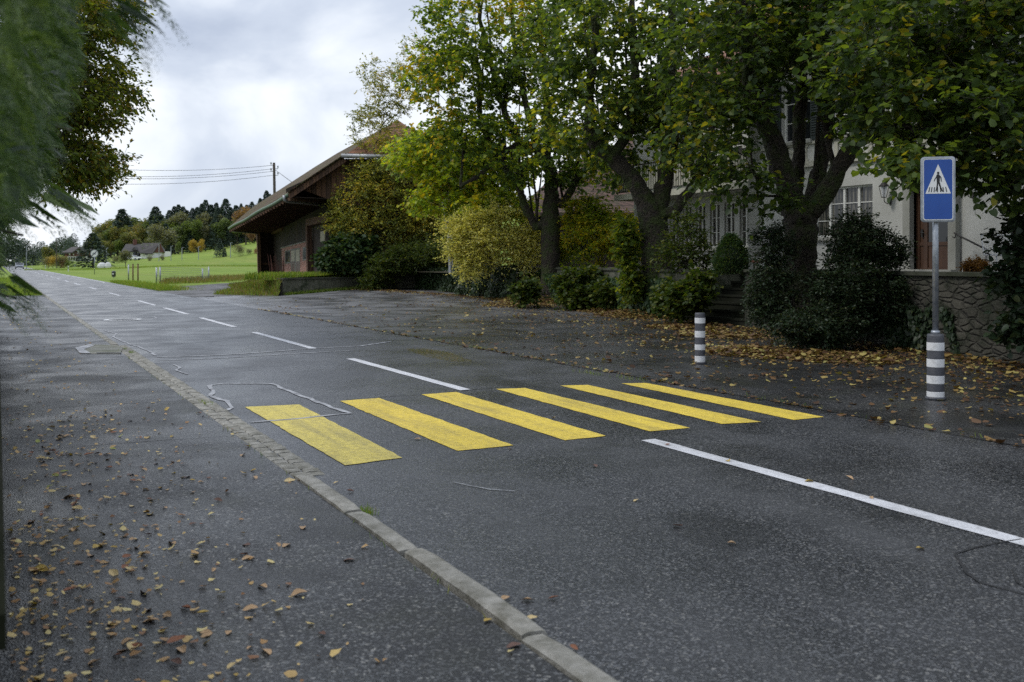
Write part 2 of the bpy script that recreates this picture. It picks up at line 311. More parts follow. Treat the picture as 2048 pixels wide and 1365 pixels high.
# ------------------------------------------------------------ mesh helpers
def mesh_obj(name, V, Fc, mat, parent=None, smooth=False, loc=None):
    me = bpy.data.meshes.new(name)
    if isinstance(Fc, np.ndarray):
        V = np.asarray(V, np.float32); n, k = Fc.shape
        me.vertices.add(len(V)); me.vertices.foreach_set('co', V.ravel())
        me.loops.add(n * k); me.loops.foreach_set('vertex_index', Fc.astype(np.int32).ravel())
        me.polygons.add(n); me.polygons.foreach_set('loop_start', np.arange(0, n * k, k, dtype=np.int32))
        me.update(calc_edges=True)
    else:
        me.from_pydata([tuple(map(float, q)) for q in V], [], [tuple(map(int, f)) for f in Fc]); me.update()
    if smooth: me.polygons.foreach_set('use_smooth', [True] * len(me.polygons))
    if mat is not None: me.materials.append(M[mat] if isinstance(mat, str) else mat)
    o = bpy.data.objects.new(name, me); COL.objects.link(o)
    if loc is not None: o.location = loc
    if parent is not None: o.parent = parent
    return o
class MB:
    def __init__(s, org=(0, 0, 0)): s.v = []; s.f = []; s.o = Vector(org); s.n = 0
    def add(s, V, Fc):
        k = s.n
        for q in V: s.v.append((q[0] - s.o.x, q[1] - s.o.y, q[2] - s.o.z))
        s.n += len(V)
        for f in Fc: s.f.append(tuple(int(i) + k for i in f))
    def box(s, c, size, ax=(1, 0, 0), up=(0, 0, 1), bev=0):
        """box with half-extents along ax, its horizontal normal and up"""
        ax = Vector(ax).normalized(); up = Vector(up).normalized(); ay = up.cross(ax).normalized(); c = Vector(c); a, b, d = (q / 2 for q in size)
        pts = [c + ax * (i * a) + ay * (j * b) + up * (k * d) for k in (-1, 1) for i, j in ((-1, -1), (1, -1), (1, 1), (-1, 1))]
        s.add(pts, [(3, 2, 1, 0), (4, 5, 6, 7), (0, 1, 5, 4), (1, 2, 6, 5), (2, 3, 7, 6), (3, 0, 4, 7)])
    def beam(s, p, q, w, d, up=(0, 0, 1)):
        p = Vector(p); q = Vector(q); ax = (q - p); L_ = ax.length; ax.normalize(); u = Vector(up); u = (u - ax * u.dot(ax)); 
        if u.length < 1e-4: u = Vector((1, 0, 0)) - ax * ax.x
        s.box((p + q) / 2, (L_, w, d), ax, u)
    def prism(s, ring, off):
        n = len(ring); ring = [Vector(r) for r in ring]; off = Vector(off)
        s.add(ring + [r + off for r in ring], [tuple(range(n))[::-1], tuple(range(n, 2 * n))] + [(i, (i + 1) % n, (i + 1) % n + n, i + n) for i in range(n)])
    def tube(s, pts, rad, sides=8, cap=True):
        V, Fc = tube(pts, rad, sides, cap); s.add(V, Fc)
    def lathe(s, c, prof, seg=24):
        c = Vector(c); V = []; n = len(prof)
        for r, z in prof:
            for i in range(seg):
                a = 2 * math.pi * i / seg; V.append((c.x + r * math.cos(a), c.y + r * math.sin(a), c.z + z))
        Fc = [(j * seg + i, j * seg + (i + 1) % seg, (j + 1) * seg + (i + 1) % seg, (j + 1) * seg + i) for j in range(n - 1) for i in range(seg)]
        Fc += [tuple(range(seg))[::-1], tuple(range((n - 1) * seg, n * seg))]
        s.add(V, Fc)
    def build(s, name, mat, parent=None, smooth=False, loc=None):
        return mesh_obj(name, s.v, s.f, mat, parent, smooth, loc)
def tube(pts, rad, sides=8, cap=True):
    pts = [Vector(p) for p in pts]; n = len(pts)
    if not hasattr(rad, '__len__'): rad = [rad] * n
    V = []; Fc = []; prev = None
    for i in range(n):
        d = (pts[min(i + 1, n - 1)] - pts[max(i - 1, 0)]); d = d.normalized() if d.length > 1e-7 else Vector((0, 0, 1))
        if prev is None:
            a = Vector((1, 0, 0)) if abs(d.x) < .8 else Vector((0, 1, 0)); e1 = (a - d * a.dot(d)).normalized()
        else:
            e1 = prev - d * prev.dot(d); e1 = e1.normalized() if e1.length > 1e-5 else prev
        prev = e1; e2 = d.cross(e1)
        for k in range(sides):
            a = 2 * math.pi * k / sides; V.append(pts[i] + (e1 * math.cos(a) + e2 * math.sin(a)) * rad[i])
    for i in range(n - 1):
        for k in range(sides):
            k2 = (k + 1) % sides; Fc.append((i * sides + k, i * sides + k2, (i + 1) * sides + k2, (i + 1) * sides + k))
    if cap: Fc.append(tuple(range(sides))[::-1]); Fc.append(tuple(range((n - 1) * sides, n * sides)))
    return V, Fc
def empty(name, loc=(0, 0, 0)):
    o = bpy.data.objects.new(name, None); COL.objects.link(o); o.location = loc; o.empty_display_size = .3; return o
def tag(o, label=None, cat=None, group=None, kind=None):
    if label: o['label'] = label
    if cat: o['category'] = cat
    if group: o['group'] = group
    if kind: o['kind'] = kind
    return o
def thing(name, loc, label, cat, group=None): return tag(empty(name, loc), label, cat, group)
def copy_tree(o, parent=None, loc=None):
    c = o.copy(); COL.objects.link(c); c.parent = parent
    if loc is not None: c.location = loc
    for ch in o.children: copy_tree(ch, c)
    return c
# leaf shapes: rows of (along, across, lift); two quads folded along the midrib
HEART = np.array([(0, 0, 0), (.12, .42, .10), (.62, .36, .06), (1, 0, -.06), (.62, -.36, .06), (.12, -.42, .10)])
OVAL = np.array([(0, 0, 0), (.3, .26, .06), (.7, .22, .04), (1, 0, -.04), (.7, -.22, .04), (.3, -.26, .06)])
CURL = np.array([(0, 0, .02), (.2, .36, .16), (.68, .30, .05), (1, 0, .20), (.66, -.32, .10), (.15, -.36, .02)])
QUAD = np.array([(0, 0, 0), (.5, .35, .05), (1, 0, 0), (.5, -.35, .05)])
BLADE = np.array([(0, .03, 0), (.6, .025, .0), (1, 0, -.05), (0, -.03, 0)])
NEEDLE = np.array([(0, .07, 0), (.6, .13, .0), (1, 0, -.04), (.2, -.12, 0)])
def leaves(pos, d, nrm, size, shape):
    d = d / (np.linalg.norm(d, axis=1, keepdims=True) + 1e-9)
    nrm = nrm - d * (nrm * d).sum(1, keepdims=True); nrm = nrm / (np.linalg.norm(nrm, axis=1, keepdims=True) + 1e-9)
    sd_ = np.cross(nrm, d); k = len(shape); n = len(pos); size = np.broadcast_to(np.asarray(size, float), (n,))
    V = pos[:, None, :] + size[:, None, None] * (shape[None, :, 0:1] * d[:, None, :] + shape[None, :, 1:2] * sd_[:, None, :] + shape[None, :, 2:3] * nrm[:, None, :])
    base = (np.arange(n) * k)[:, None]
    if k == 4: Fq = base + np.array([[0, 3, 2, 1]])
    else: Fq = np.concatenate([base + np.array([[0, 3, 2, 1]]), base + np.array([[0, 5, 4, 3]])])
    return V.reshape(-1, 3), Fq
def rnd(n, k=3, s=1.0, g=rng): return g.normal(0, s, (n, k))
def leaf_obj(name, pos, d, nrm, size, shape, mat, parent=None, org=(0, 0, 0)):
    V, Fq = leaves(np.asarray(pos) - np.array(org), d, nrm, size, shape); return mesh_obj(name, V, Fq, mat, parent)
# ------------------------------------------------------------ tree builder
def blob_points(blobs, n, g, hollow=.45):
    """points inside a union of ellipsoids (centre, (ru, rv, rz), weight), fewer near the middle"""
    w = np.array([b[2] for b in blobs], float); w /= w.sum(); out = []
    for b, ww in zip(blobs, w):
        k = max(1, int(n * ww)); q = g.normal(0, 1, (k, 3)); q /= np.linalg.norm(q, axis=1, keepdims=True)
        r = (hollow ** 3 + (1 - hollow ** 3) * g.random(k)) ** (1 / 3.)
        out.append(np.array(b[0]) + q * r[:, None] * np.array(b[1]))
    return np.concatenate(out)
def make_tree(name, base, label, cat, limbs, blobs, npts, leaf, seed, bark='bark', crown_mat='lind_a', group=None, twigs=3, per=9,
              shape=HEART, tip=.006, trunk_sides=14, spray=.55, droop=.35, trunkname='trunk', crownname='crown', shoots=0, root=None, hollow=.45, wob=.12, pexp=2.3):
    """limbs: list of (parent limb index or None, parent point index, [(pos, radius)...]); every attraction point becomes a branch end"""
    g = np.random.default_rng(seed); base = Vector(base)
    pos = []; par = []; minr = []; index = []
    for (pl, pi, pts) in limbs:
        idx = []; last = None if pl is None else index[pl][pi]
        for q, r in pts:
            pos.append(np.array(q, float)); par.append(-1 if last is None else last); minr.append(r); last = len(pos) - 1; idx.append(last)
        index.append(idx)
    nl = len(pos)
    for _ in range(shoots):          # upright shoots from the pollarded limbs
        a = int(g.integers(nl // 3, nl)); p = pos[a].copy(); last = a; L_ = g.uniform(2.0, 4.5); st = 5
        dv = np.array([g.normal(0, .10), g.normal(0, .10), 1.0])
        for k in range(st):
            p = p + dv * L_ / st + g.normal(0, .035, 3); pos.append(p.copy()); par.append(last); minr.append(.045 * (1 - k / st) + .008); last = len(pos) - 1
    pts = blob_points(blobs, npts, g, hollow)
    root_p = np.array(limbs[0][2][-1][0]); pts = pts[np.argsort(np.linalg.norm(pts - root_p, axis=1))]
    plen = np.zeros(len(pos))
    for i in range(len(pos)):
        if par[i] >= 0: plen[i] = plen[par[i]] + np.linalg.norm(pos[i] - pos[par[i]])
    cap = len(pos) + len(pts) * 4 + 10
    A = np.full((cap, 3), 1e6); PL = np.full(cap, 1e6); n = len(pos); A[:n] = pos; PL[:n] = plen
    par = list(par); minr = list(minr); ends = []
    lo = 2 if limbs[0][0] is None and len(limbs[0][2]) > 3 else 0
    for q in pts:
        dd = np.linalg.norm(A[lo:n] - q, axis=1); below = np.clip(A[lo:n, 2] - q[2], 0, None)
        j = lo + int(np.argmin(dd + .22 * PL[lo:n] + .25 * below)); L_ = np.linalg.norm(A[j] - q); st = max(1, min(3, int(L_ / .6)))
        last = j; p0 = A[j].copy()
        for k in range(1, st + 1):
            f = k / st; p = p0 + (q - p0) * f + (g.normal(0, wob * min(L_, 1.2) * .35, 3) if k < st else 0)
            A[n] = p; par.append(last); minr.append(0); PL[n] = PL[last] + L_ / st; last = n; n += 1
        ends.append(last)
    A = A[:n]; rad = np.zeros(n); ch = [[] for _ in range(n)]
    for i in range(n):
        if par[i] >= 0: ch[par[i]].append(i)
    order = np.argsort(-PL[:n]); acc = np.zeros(n)
    for i in order:
        r = acc[i] ** (1 / pexp) if acc[i] > 0 else tip
        r = max(r, minr[i]); r = min(r, minr[i] * 1.05) if minr[i] > 0 else r
        rad[i] = r
        if par[i] >= 0: acc[par[i]] += r ** pexp
    if root is None: root = thing(name, base, label, cat, group)
    mb = MB(base); starts = [(i, None) for i in range(n) if par[i] < 0]
    while starts:
        i, pp = starts.pop(); chain = []; rr = []
        if pp is not None: chain.append(A[pp]); rr.append(min(rad[pp] * .9, rad[i] * 1.25))
        while True:
            chain.append(A[i]); rr.append(rad[i])
            c = ch[i]
            if not c: break
            lim = [k for k in c if i < nl and k < nl and minr[k] > 0]
            k = max(lim or c, key=lambda q: rad[q]); starts += [(q, i) for q in c if q != k]; i = k
        if rr[0] > .12:       # thick wood: extra rings with lumps
            cp = []; cr_ = []
            for a in range(len(chain) - 1):
                sgm = 5
                for b in range(sgm):
                    f = b / sgm; cp.append(np.array(chain[a]) * (1 - f) + np.array(chain[a + 1]) * f + g.normal(0, .012, 3)); cr_.append((rr[a] * (1 - f) + rr[a + 1] * f) * g.uniform(.95, 1.07))
            cp.append(chain[-1]); cr_.append(rr[-1]); V, Fc = tube(cp, cr_, trunk_sides)
            V = [v + Vector(g.normal(0, .014, 3)) for v in V]; mb.add(V, Fc)
        else: mb.add(*tube(chain, rr, 6 if rr[0] > .03 else 3, False))
    # twigs and leaves
    E = A[ends]; D = E - A[[par[e] for e in ends]]; D = D / (np.linalg.norm(D, axis=1, keepdims=True) + 1e-9)
    k = twigs; S = np.repeat(E, k, 0); out = np.repeat(D, k, 0) * .8 + g.normal(0, .75, (len(S), 3)); out[:, 2] *= .6; out[:, 2] += .05
    out /= np.linalg.norm(out, axis=1, keepdims=True); TL = spray * g.uniform(.5, 1.3, len(S))
    e2 = S + out * TL[:, None]; e2[:, 2] -= droop * TL * .5
    m_ = S + out * TL[:, None] * .5
    rr0 = tip * .8
    for a in range(len(S)): mb.add(*tube([S[a], m_[a], e2[a]], [rr0, rr0 * .7, rr0 * .4], 3, False))
    mb.build(trunkname, bark, root, True)
    f = np.tile((np.arange(per) + .6) / per, len(S)); I = np.repeat(np.arange(len(S)), per)
    pos_ = S[I] + (e2 - S)[I] * f[:, None]; pos_[:, 2] += droop * TL[I] * .25 * (1 - (2 * f - 1) ** 2)
    ax = (e2 - S)[I]; ax /= np.linalg.norm(ax, axis=1, keepdims=True)
    side = np.cross(ax, np.array([0, 0, 1.])); side *= np.where(np.arange(len(I)) % 2 == 0, 1, -1)[:, None]
    d = side * .8 + ax * .55 + g.normal(0, .3, (len(I), 3)); d[:, 2] -= droop
    nr = np.array([0, 0, 1.]) + g.normal(0, .45, (len(I), 3)) + side * .15
    pos_ += g.normal(0, .03, pos_.shape)
    leaf_obj(crownname, pos_, d, nr, leaf * g.uniform(.65, 1.25, len(I)), shape, crown_mat, root, base)
    return root
def LP(*pts):     # limb points given as (px, py, Z, radius)
    return [(tuple(P(a, b, c)), r) for a, b, c, r in pts]
def gz(px, Z, z=0.0): p = P(px, 0, Z); p.z = z; return p
def BL(px, py, Z, ru, rv, rz, w): return (tuple(P(px, py, Z)), (ru, rv, rz), w)
# ============================================================ SETTING
U0, U1 = 2.08, 7.9        # kerb line and the far road edge
def sheet(name, us, vs, z, mat, keep=None, kind='structure'):
    us = np.asarray(us, float); vs = np.asarray(vs, float); UU, VV = np.meshgrid(us, vs, indexing='ij')
    ZZ = z(UU, VV) if callable(z) else np.full_like(UU, z)
    V = np.stack([UU, VV, ZZ], -1).reshape(-1, 3); a, b = len(us), len(vs)
    i, j = np.meshgrid(np.arange(a - 1), np.arange(b - 1), indexing='ij'); i = i.ravel(); j = j.ravel()
    Fq = np.stack([i * b + j, (i + 1) * b + j, (i + 1) * b + j + 1, i * b + j + 1], 1)
    if keep is not None:
        cu = (us[i] + us[i + 1]) / 2; cv = (vs[j] + vs[j + 1]) / 2; Fq = Fq[keep(cu, cv)]
    return tag(mesh_obj(name, V, Fq, mat, None, True), kind=kind)
ar = np.arange
gu = np.unique(np.concatenate([ar(-900, -20, 60), ar(-20, 60, 2), ar(60, 300, 8), ar(300, 1300, 60)]))
gv = np.unique(np.concatenate([ar(-60, -10, 10), ar(-10, 120, 2), ar(120, 520, 7), ar(520, 1900, 60)]))
sheet('ground', gu, gv, lambda u, v: T(u, v) - .035, 'field')
sheet('road', [U0 - .3, U1], np.concatenate([[-20], ar(0, 400, 40), [700]]), 0.0, 'road')
def wall_u(v): return 15.06 + .216 * (v - 12.7)
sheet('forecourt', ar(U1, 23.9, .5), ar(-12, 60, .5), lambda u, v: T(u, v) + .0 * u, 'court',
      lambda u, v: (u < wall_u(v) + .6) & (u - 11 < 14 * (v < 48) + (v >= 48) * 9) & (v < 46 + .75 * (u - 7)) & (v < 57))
a_ = GT(330, 571); b_ = GT(520, 566)
def track_z(u, v): return T(u, v) + .004
sheet('gravel_track', ar(U1, 26, .6), ar(44, 86, .6), track_z, 'gravel', lambda u, v: (v > 46 + .75 * (u - 7) - 1.2 * 0) & (v < 66 + .55 * (u - 8)) & (u < 20))
sheet('pavement', [-.6, U0 - .16], np.concatenate([[-6], ar(0, 52, 4), [52]]), .03, 'pave')
# granite kerb: long stones near the camera, sunken double row of setts beyond, narrow edging after
kb = MB(); k2 = MB()
jo = [-3, -1.6, -.2, 1.2, 2.45, 3.67, 5.06, 6.0, 7.25]
def stone(mb, u, v0, v1, w, z0, z1, rnd_=.02, seg=5):
    prof = [(-w / 2, -.1), (-w / 2, z0), (-w / 2 + .018, z0 + (z1 - z0) * .8), (-w / 4, z1), (w / 4, z1 * .97), (w / 2 - .015, z1 * .8), (w / 2, .0), (w / 2, -.1)]
    V = []; Fc = []; n = len(prof)
    for k in range(seg + 1):
        f = k / seg; e = .012 if k in (0, seg) else 0; sw = random.uniform(-.006, .006)
        for (a, b) in prof: V.append((u + a * (1 - e * 2) + sw * .5, v0 + (v1 - v0) * f, b - (e if b > 0 else 0) + random.uniform(-.002, .002)))
    for k in range(seg):
        for i in range(n - 1): Fc.append((k * n + i, (k + 1) * n + i, (k + 1) * n + i + 1, k * n + i + 1))
    Fc.append(tuple(range(n))); Fc.append(tuple(range(seg * n, seg * n + n))[::-1]); mb.add(V, Fc)
for a, b in zip(jo[:-1], jo[1:]): stone(kb, U0 - .075 + random.uniform(-.012, .012), a + .018, b - .018, .135, .045, .052 + random.uniform(-.004, .006), seg=8)
v = 7.27
while v < 20.3:
    l = random.uniform(.11, .17)
    for r in (0, 1):
        stone(kb, U0 - .09 + r * .145 + random.uniform(-.006, .006), v + .008 + r * .03, v + l - .008 + r * .03, .135, .01, random.uniform(.028, .038) - r * .014, seg=2)
    v += l
v = 20.3
while v < 110:
    stone(kb, U0 - .08 + random.uniform(-.012, .012), v + .01, v + 1.0 - .01, .14, .02, .05, seg=2); v += 1.0
tag(kb.build('kerb', 'granite', None, False), kind='structure')
# painted markings
def jitter_poly(name, pts, z, mat, jit=.004, step=.12):
    ring = []
    for i in range(len(pts)):
        a, b = pts[i], pts[(i + 1) % len(pts)]; L_ = math.hypot(b[0] - a[0], b[1] - a[1]); k = max(1, int(L_ / step)); nx, ny = -(b[1] - a[1]) / L_, (b[0] - a[0]) / L_
        for q in range(k):
            f = q / k; e = random.gauss(0, jit) if q else 0; ring.append((a[0] + (b[0] - a[0]) * f + nx * e, a[1] + (b[1] - a[1]) * f + ny * e, z))
    return mesh_obj(name, ring, [tuple(range(len(ring)))[::-1]], mat)
ST = [((490, 815), (598, 810), (805, 917), (690, 932)), ((680, 803), (758, 797), (1027, 892), (915, 903)), ((843, 790), (912, 785), (1212, 873), (1130, 882)),
      ((992, 779), (1050, 777), (1380, 857), (1300, 864)), ((1120, 772), (1175, 771), (1523, 845), (1443, 849)), ((1243, 768), (1293, 767), (1648, 835), (1587, 841))]
for i, q in enumerate(ST):
    o = jitter_poly('crosswalk_stripe', [tuple(G(*c))[:2] for c in q], .005, 'yellow_worn' if i == 0 else 'yellow'); tag(o, kind='structure')
def dash(v0, v1, u=5.2, w=.15): return tag(jitter_poly('centre_line', [(u - w / 2, v0), (u + w / 2, v0), (u + w / 2, v1), (u - w / 2, v1)], .005, 'white', .004, .3), kind='structure')
dash(-3, 7.4)
for a, b in ((11.3, 15.9), (18.1, 22.9), (25, 29.6), (31.7, 36.7), (38.9, 43.9), (51, 56), (63.6, 69)): dash(a, b)
v = 76.8
while v < 330: dash(v, v + 6, w=.17); v += 12.7
tag(jitter_poly('edge_line', [(7.5, 85), (7.65, 85), (7.65, 400), (7.5, 400)], .005, 'white', .0, 5), kind='structure')
def ribbon(name, pix, w, mat, z=.0065, plain_pts=None):
    pts = plain_pts or [G(*p) for p in pix]; pp = []
    for a, b in zip(pts[:-1], pts[1:]):
        k = max(1, int((b - a).length / .15))
        for q in range(k): pp.append(a.lerp(b, q / k) + Vector((random.gauss(0, .010), random.gauss(0, .010), 0)))
    pp.append(pts[-1]); V = []; Fc = []
    for i, p in enumerate(pp):
        d = (pp[min(i + 1, len(pp) - 1)] - pp[max(i - 1, 0)]).normalized(); nn = Vector((-d.y, d.x, 0)) * w / 2 * random.uniform(.6, 1.25); V += [(*(p + nn).xy, z), (*(p - nn).xy, z)]
    Fc = [(2 * i, 2 * i + 1, 2 * i + 3, 2 * i + 2) for i in range(len(pp) - 1)]
    return V, Fc
sb = MB()
for pix, w in (([(416, 772), (445, 768), (545, 768), (560, 776), (610, 795), (655, 812), (700, 828), (640, 834), (600, 838), (500, 846)], .065),
               ([(416, 772), (428, 785), (420, 792), (445, 800), (463, 810), (462, 817), (452, 822)], .06),
               ([(316, 715), (420, 712), (520, 706), (640, 697), (720, 693), (780, 684)], .08), ([(310, 722), (420, 718), (560, 710), (700, 702)], .06),
               ([(348, 730), (360, 737), (352, 742), (375, 749)], .04), ([(210, 662), (232, 668), (228, 675), (245, 683), (262, 690), (285, 697), (300, 704), (312, 712)], .05),
               ([(202, 640), (215, 643), (240, 641), (275, 637)], .05), ([(285, 636), (308, 634), (314, 638)], .05), ([(346, 653), (380, 656)], .06),
               ([(905, 965), (935, 972), (980, 980), (1030, 984)], .012), ([(210, 604), (235, 605)], .05)):
    sb.add(*ribbon('x', pix, w, None))
tag(sb.build('crack_sealant', 'seal'), kind='structure')
tb = MB()
for pix, w in (([(2040, 1080), (1990, 1088), (1960, 1098), (1912, 1110), (1925, 1125), (1935, 1150), (1960, 1168), (2048, 1190)], .016), ([(2020, 1140), (2035, 1165), (2048, 1175)], .016),
               ([(690, 800), (840, 790), (990, 776)], .02)):
    tb.add(*ribbon('x', pix, w, None))
e = [Vector((U1 + .02 * math.sin(vv * 1.7) + random.gauss(0, .015), vv, 0)) for vv in np.arange(-2, 34, .4)]
tb.add(*ribbon('x', None, .035, None, .008, e))
for vv in (9.2, 11.8, 22.0): tb.add(*ribbon('x', None, .014, None, .036, [Vector((.15, vv, 0)), Vector((.9, vv + .06, 0)), Vector((1.85, vv - .03, 0))]))
tag(tb.build('tar_cracks', 'tar'), kind='structure')
# manhole cover on the road and drain in the pavement
def manhole():
    p = G(246, 640); r = thing('manhole_cover', p, 'round flat manhole cover with pale surround set in the far lane', 'manhole cover')
    m = MB(p); m.lathe(p + Vector((0, 0, .002)), [(.34, 0), (.34, .010), (.0, .012)], 32); m.build('cover', 'iron', r)
    m = MB(p); V = []; n = 32
    for i in range(n):
        a = 2 * math.pi * i / n; V += [(p.x + .37 * math.cos(a), p.y + .37 * math.sin(a), .011), (p.x + .5 * math.cos(a), p.y + .5 * math.sin(a), .009)]
    m.add(V, [(2 * i, 2 * i + 1, (2 * i + 3) % (2 * n), (2 * i + 2) % (2 * n)) for i in range(n)]); m.build('surround', 'bwhite', r)
manhole()
def drain():
    c = G(205, 701, .03); r = thing('drain_grate', c, 'pale concrete drain inlet with slotted grate at the pavement edge', 'drain')
    m = MB(c); q = [G(*a, .03) for a in ((150, 697), (160, 708), (240, 709), (246, 696), (222, 691), (180, 690))]
    m.prism([(p.x, p.y, .012) for p in q], (0, 0, .026)); m.build('slab', 'concrete', r)
    q = [G(*a, .03) for a in ((150, 697), (160, 708), (182, 708.5), (168, 700), (190, 692), (180, 690))]; m = MB(c); m.prism([(p.x, p.y, .040) for p in q], (0, 0, .004)); m.build('pale_edge', 'seal', r)
    m = MB(c)
    for i in range(14):
        p = G(196 + i * 3.4, 706.5, .04); m.box((p.x, p.y, .041), (.035, .16, .006), (1, 0, 0))
    m.build('grate', 'iron', r)
drain()
# ============================================================ left side: boundary wall, hedge, tree
w = MB()
for v0 in np.arange(2.2, 26, 1.2):
    w.box((-.14, v0 + .6, .42), (.28, 1.196, .84)); w.box((-.14, v0 + .6, .87), (.31, 1.19, .07))
tag(w.build('garden_wall', 'wetwall'), 'low dark mossy wall under the overhanging hedge along the pavement', 'wall')
def thuja():
    g = np.random.default_rng(11); root = thing('thuja_hedge', (-.6, 4, 0), 'tall dark green thuja hedge with drooping sprays at the left edge', 'hedge')
    # template frond in plane (x along, y across)
    tpos = []; td = []; ts = []
    for i in range(15):
        x = .06 + i * .064; l = .20 * math.sin(min(1, (1.08 - x) * 1.3) * 1.4) ** .8
        for s in (-1, 1):
            a = R(52); tpos.append((x, 0, 0)); td.append((math.cos(a), s * math.sin(a), 0)); ts.append(l)
            for k in (1, 2, 3):
                f = k / 3.6; bx, by = x + math.cos(a) * l * f, s * math.sin(a) * l * f
                for s2 in (-1, 1):
                    a2 = s * a + s2 * R(35); tpos.append((bx, by, 0)); td.append((math.cos(a2), math.sin(a2), 0)); ts.append(l * .42)
    tpos.append((0, 0, 0)); td.append((1, 0, 0)); ts.append(1.05)
    tpos = np.array(tpos); td = np.array(td); ts = np.array(ts); k = len(ts)
    ybs = [-60, 0, 100, 200, 300, 350, 400, 450, 500, 560, 610, 640]; xbs = [300, 275, 225, 180, 160, 150, 118, 70, 42, 40, 52, 20]
    S = []; D = []; Nn = []; Ln = []
    n = 7500; vv = 1.35 + g.random(n) ** 1.25 * 8.5; zz = .95 + g.random(n) * 3.6
    for v_, z_ in zip(vv, zz):
        u_ = 0.0
        for _ in range(3):
            Z = u_ * SA + v_ * CA; py = HY - (z_ - H) / Z * F; xb = np.interp(py, ybs, xbs) if py < 640 else -60
            t = (xb - 1024) / F; u_ = (t * CA + SA) * Z
        ln = g.uniform(.07, .13) * (.75 + .09 * v_); cl_ = .16 * (math.sin(z_ * 9.0 + v_ * 2.1) * math.sin(v_ * 5.3 - z_ * 3.7) * .5 + .5) + .10 * (math.sin(z_ * 21 + v_ * 13) * .5 + .5); u_ = min(u_, .06 + .08 * v_) - abs(g.normal(0, .10)) - ln * .8 - cl_ * .45 * v_ ** .5
        if py > 640: u_ = min(u_, -.25)
        if u_ < -.8: continue
        S.append((u_, v_, z_)); d = np.array([.55 + g.normal(0, .35), g.normal(0, .7), -.40 + g.normal(0, .4)]); D.append(d)
        Nn.append((g.normal(0, .8), g.normal(0, .8), 1.0)); Ln.append(ln)
    extra = [(290, -5, 2.6, .17), (265, 15, 2.6, .16), (310, -30, 2.5, .18), (245, 40, 2.5, .15), (160, 400, 4.2, .2), (175, 405, 4.2, .2), (120, 430, 4.2, .2), (65, 580, 3.2, .16), (40, 600, 3, .14), (85, 600, 3.4, .14), (140, 400, 4.0, .2), (300, 20, 2.7, .14)]
    for px, py, Z, l in extra:
        for q in range(3):
            p = P(px + g.normal(0, 12) - 60, py - 15 + g.normal(0, 12), Z + g.normal(0, .15)); S.append(tuple(p)); D.append(np.array([.8, -.2 + g.normal(0, .2), -.5])); Nn.append((.3, g.normal(0, .3), 1)); Ln.append(l)
    S = np.array(S); D = np.array(D); Nn = np.array(Nn); Ln = np.array(Ln); m = len(S)
    D /= np.linalg.norm(D, axis=1, keepdims=True); Nn -= D * (Nn * D).sum(1, keepdims=True); Nn /= np.linalg.norm(Nn, axis=1, keepdims=True); Sd = np.cross(Nn, D)
    def tr(a, w_): return (a[None, :, 0:1] * D[:, None] + a[None, :, 1:2] * Sd[:, None]) * (Ln[:, None, None] if w_ else 1)
    pos = S[:, None] + tr(tpos, True); pos[:, :, 2] -= (tpos[None, :, 0] ** 2) * Ln[:, None] * .45; pos += g.normal(0, .004, pos.shape)
    dd = tr(td, False) ; dd[:, :, 2] -= tpos[None, :, 0] * .5
    nn = np.repeat(Nn[:, None], k, 1) + g.normal(0, .35, (m, k, 3)); sz = ts[None] * Ln[:, None] * g.uniform(.5, .95, (m, k))
    leaf_obj('foliage', pos.reshape(-1, 3), dd.reshape(-1, 3), nn.reshape(-1, 3), sz.ravel() * 1.0, NEEDLE, 'lf_thuja', root, root.location)
    b = MB(root.location)
    for i in range(7):
        v_ = 2.9 + i * 1.15; b.tube([(-.6, v_, 0), (-.55, v_ + .05, 1.4), (-.5, v_, 3), (-.5, v_, 5.0)], [.09, .07, .05, .02], 8)
        for z_ in np.arange(1.5, 4.8, .22):
            a = g.uniform(-.5, .5); b.tube([(-.55, v_, z_), (-.25, v_ + a * .5, z_ + .06), (-.02 + g.uniform(-.1, .12), v_ + a, z_ - .02)], [.014, .01, .004], 4)
    b.build('branches', 'bark', root, True)
thuja()
make_tree('beech_tree', (-1.6, 20.5, 0), 'beech tree with yellowing leaves hanging over the pavement behind the hedge', 'tree',
          [(None, 0, [((-1.6, 20.5, 0), .24), ((-1.6, 20.5, 2), .2), ((-1.5, 20.4, 4), .17), ((-1.4, 20.4, 6), .13), ((-1.3, 20.3, 8), .08)]),
           (0, 2, [((-.6, 20.2, 4.3), .07), ((.4, 20, 4.3), .05), ((1.2, 19.8, 4.0), .03)]), (0, 3, [((-.4, 20.2, 6.6), .07), ((.8, 20, 6.9), .05)])],
          [BL(60, 270, 20, 1.5, 1.6, 1.3, 1.4), BL(150, 330, 20, .95, 1.1, .50, .9), BL(165, 190, 20, 1.05, 1.3, .85, 1.0), BL(120, 60, 20, 1.5, 1.5, 1.2, 1), BL(175, 20, 20, 1.0, 1.2, .8, .5), BL(40, 120, 20, 1.6, 1.6, 2.0, 1)],
          950, .095, 21, crown_mat='lf_beech', twigs=4, per=10, shape=OVAL, spray=.42, bark='bark_grey', hollow=.2)

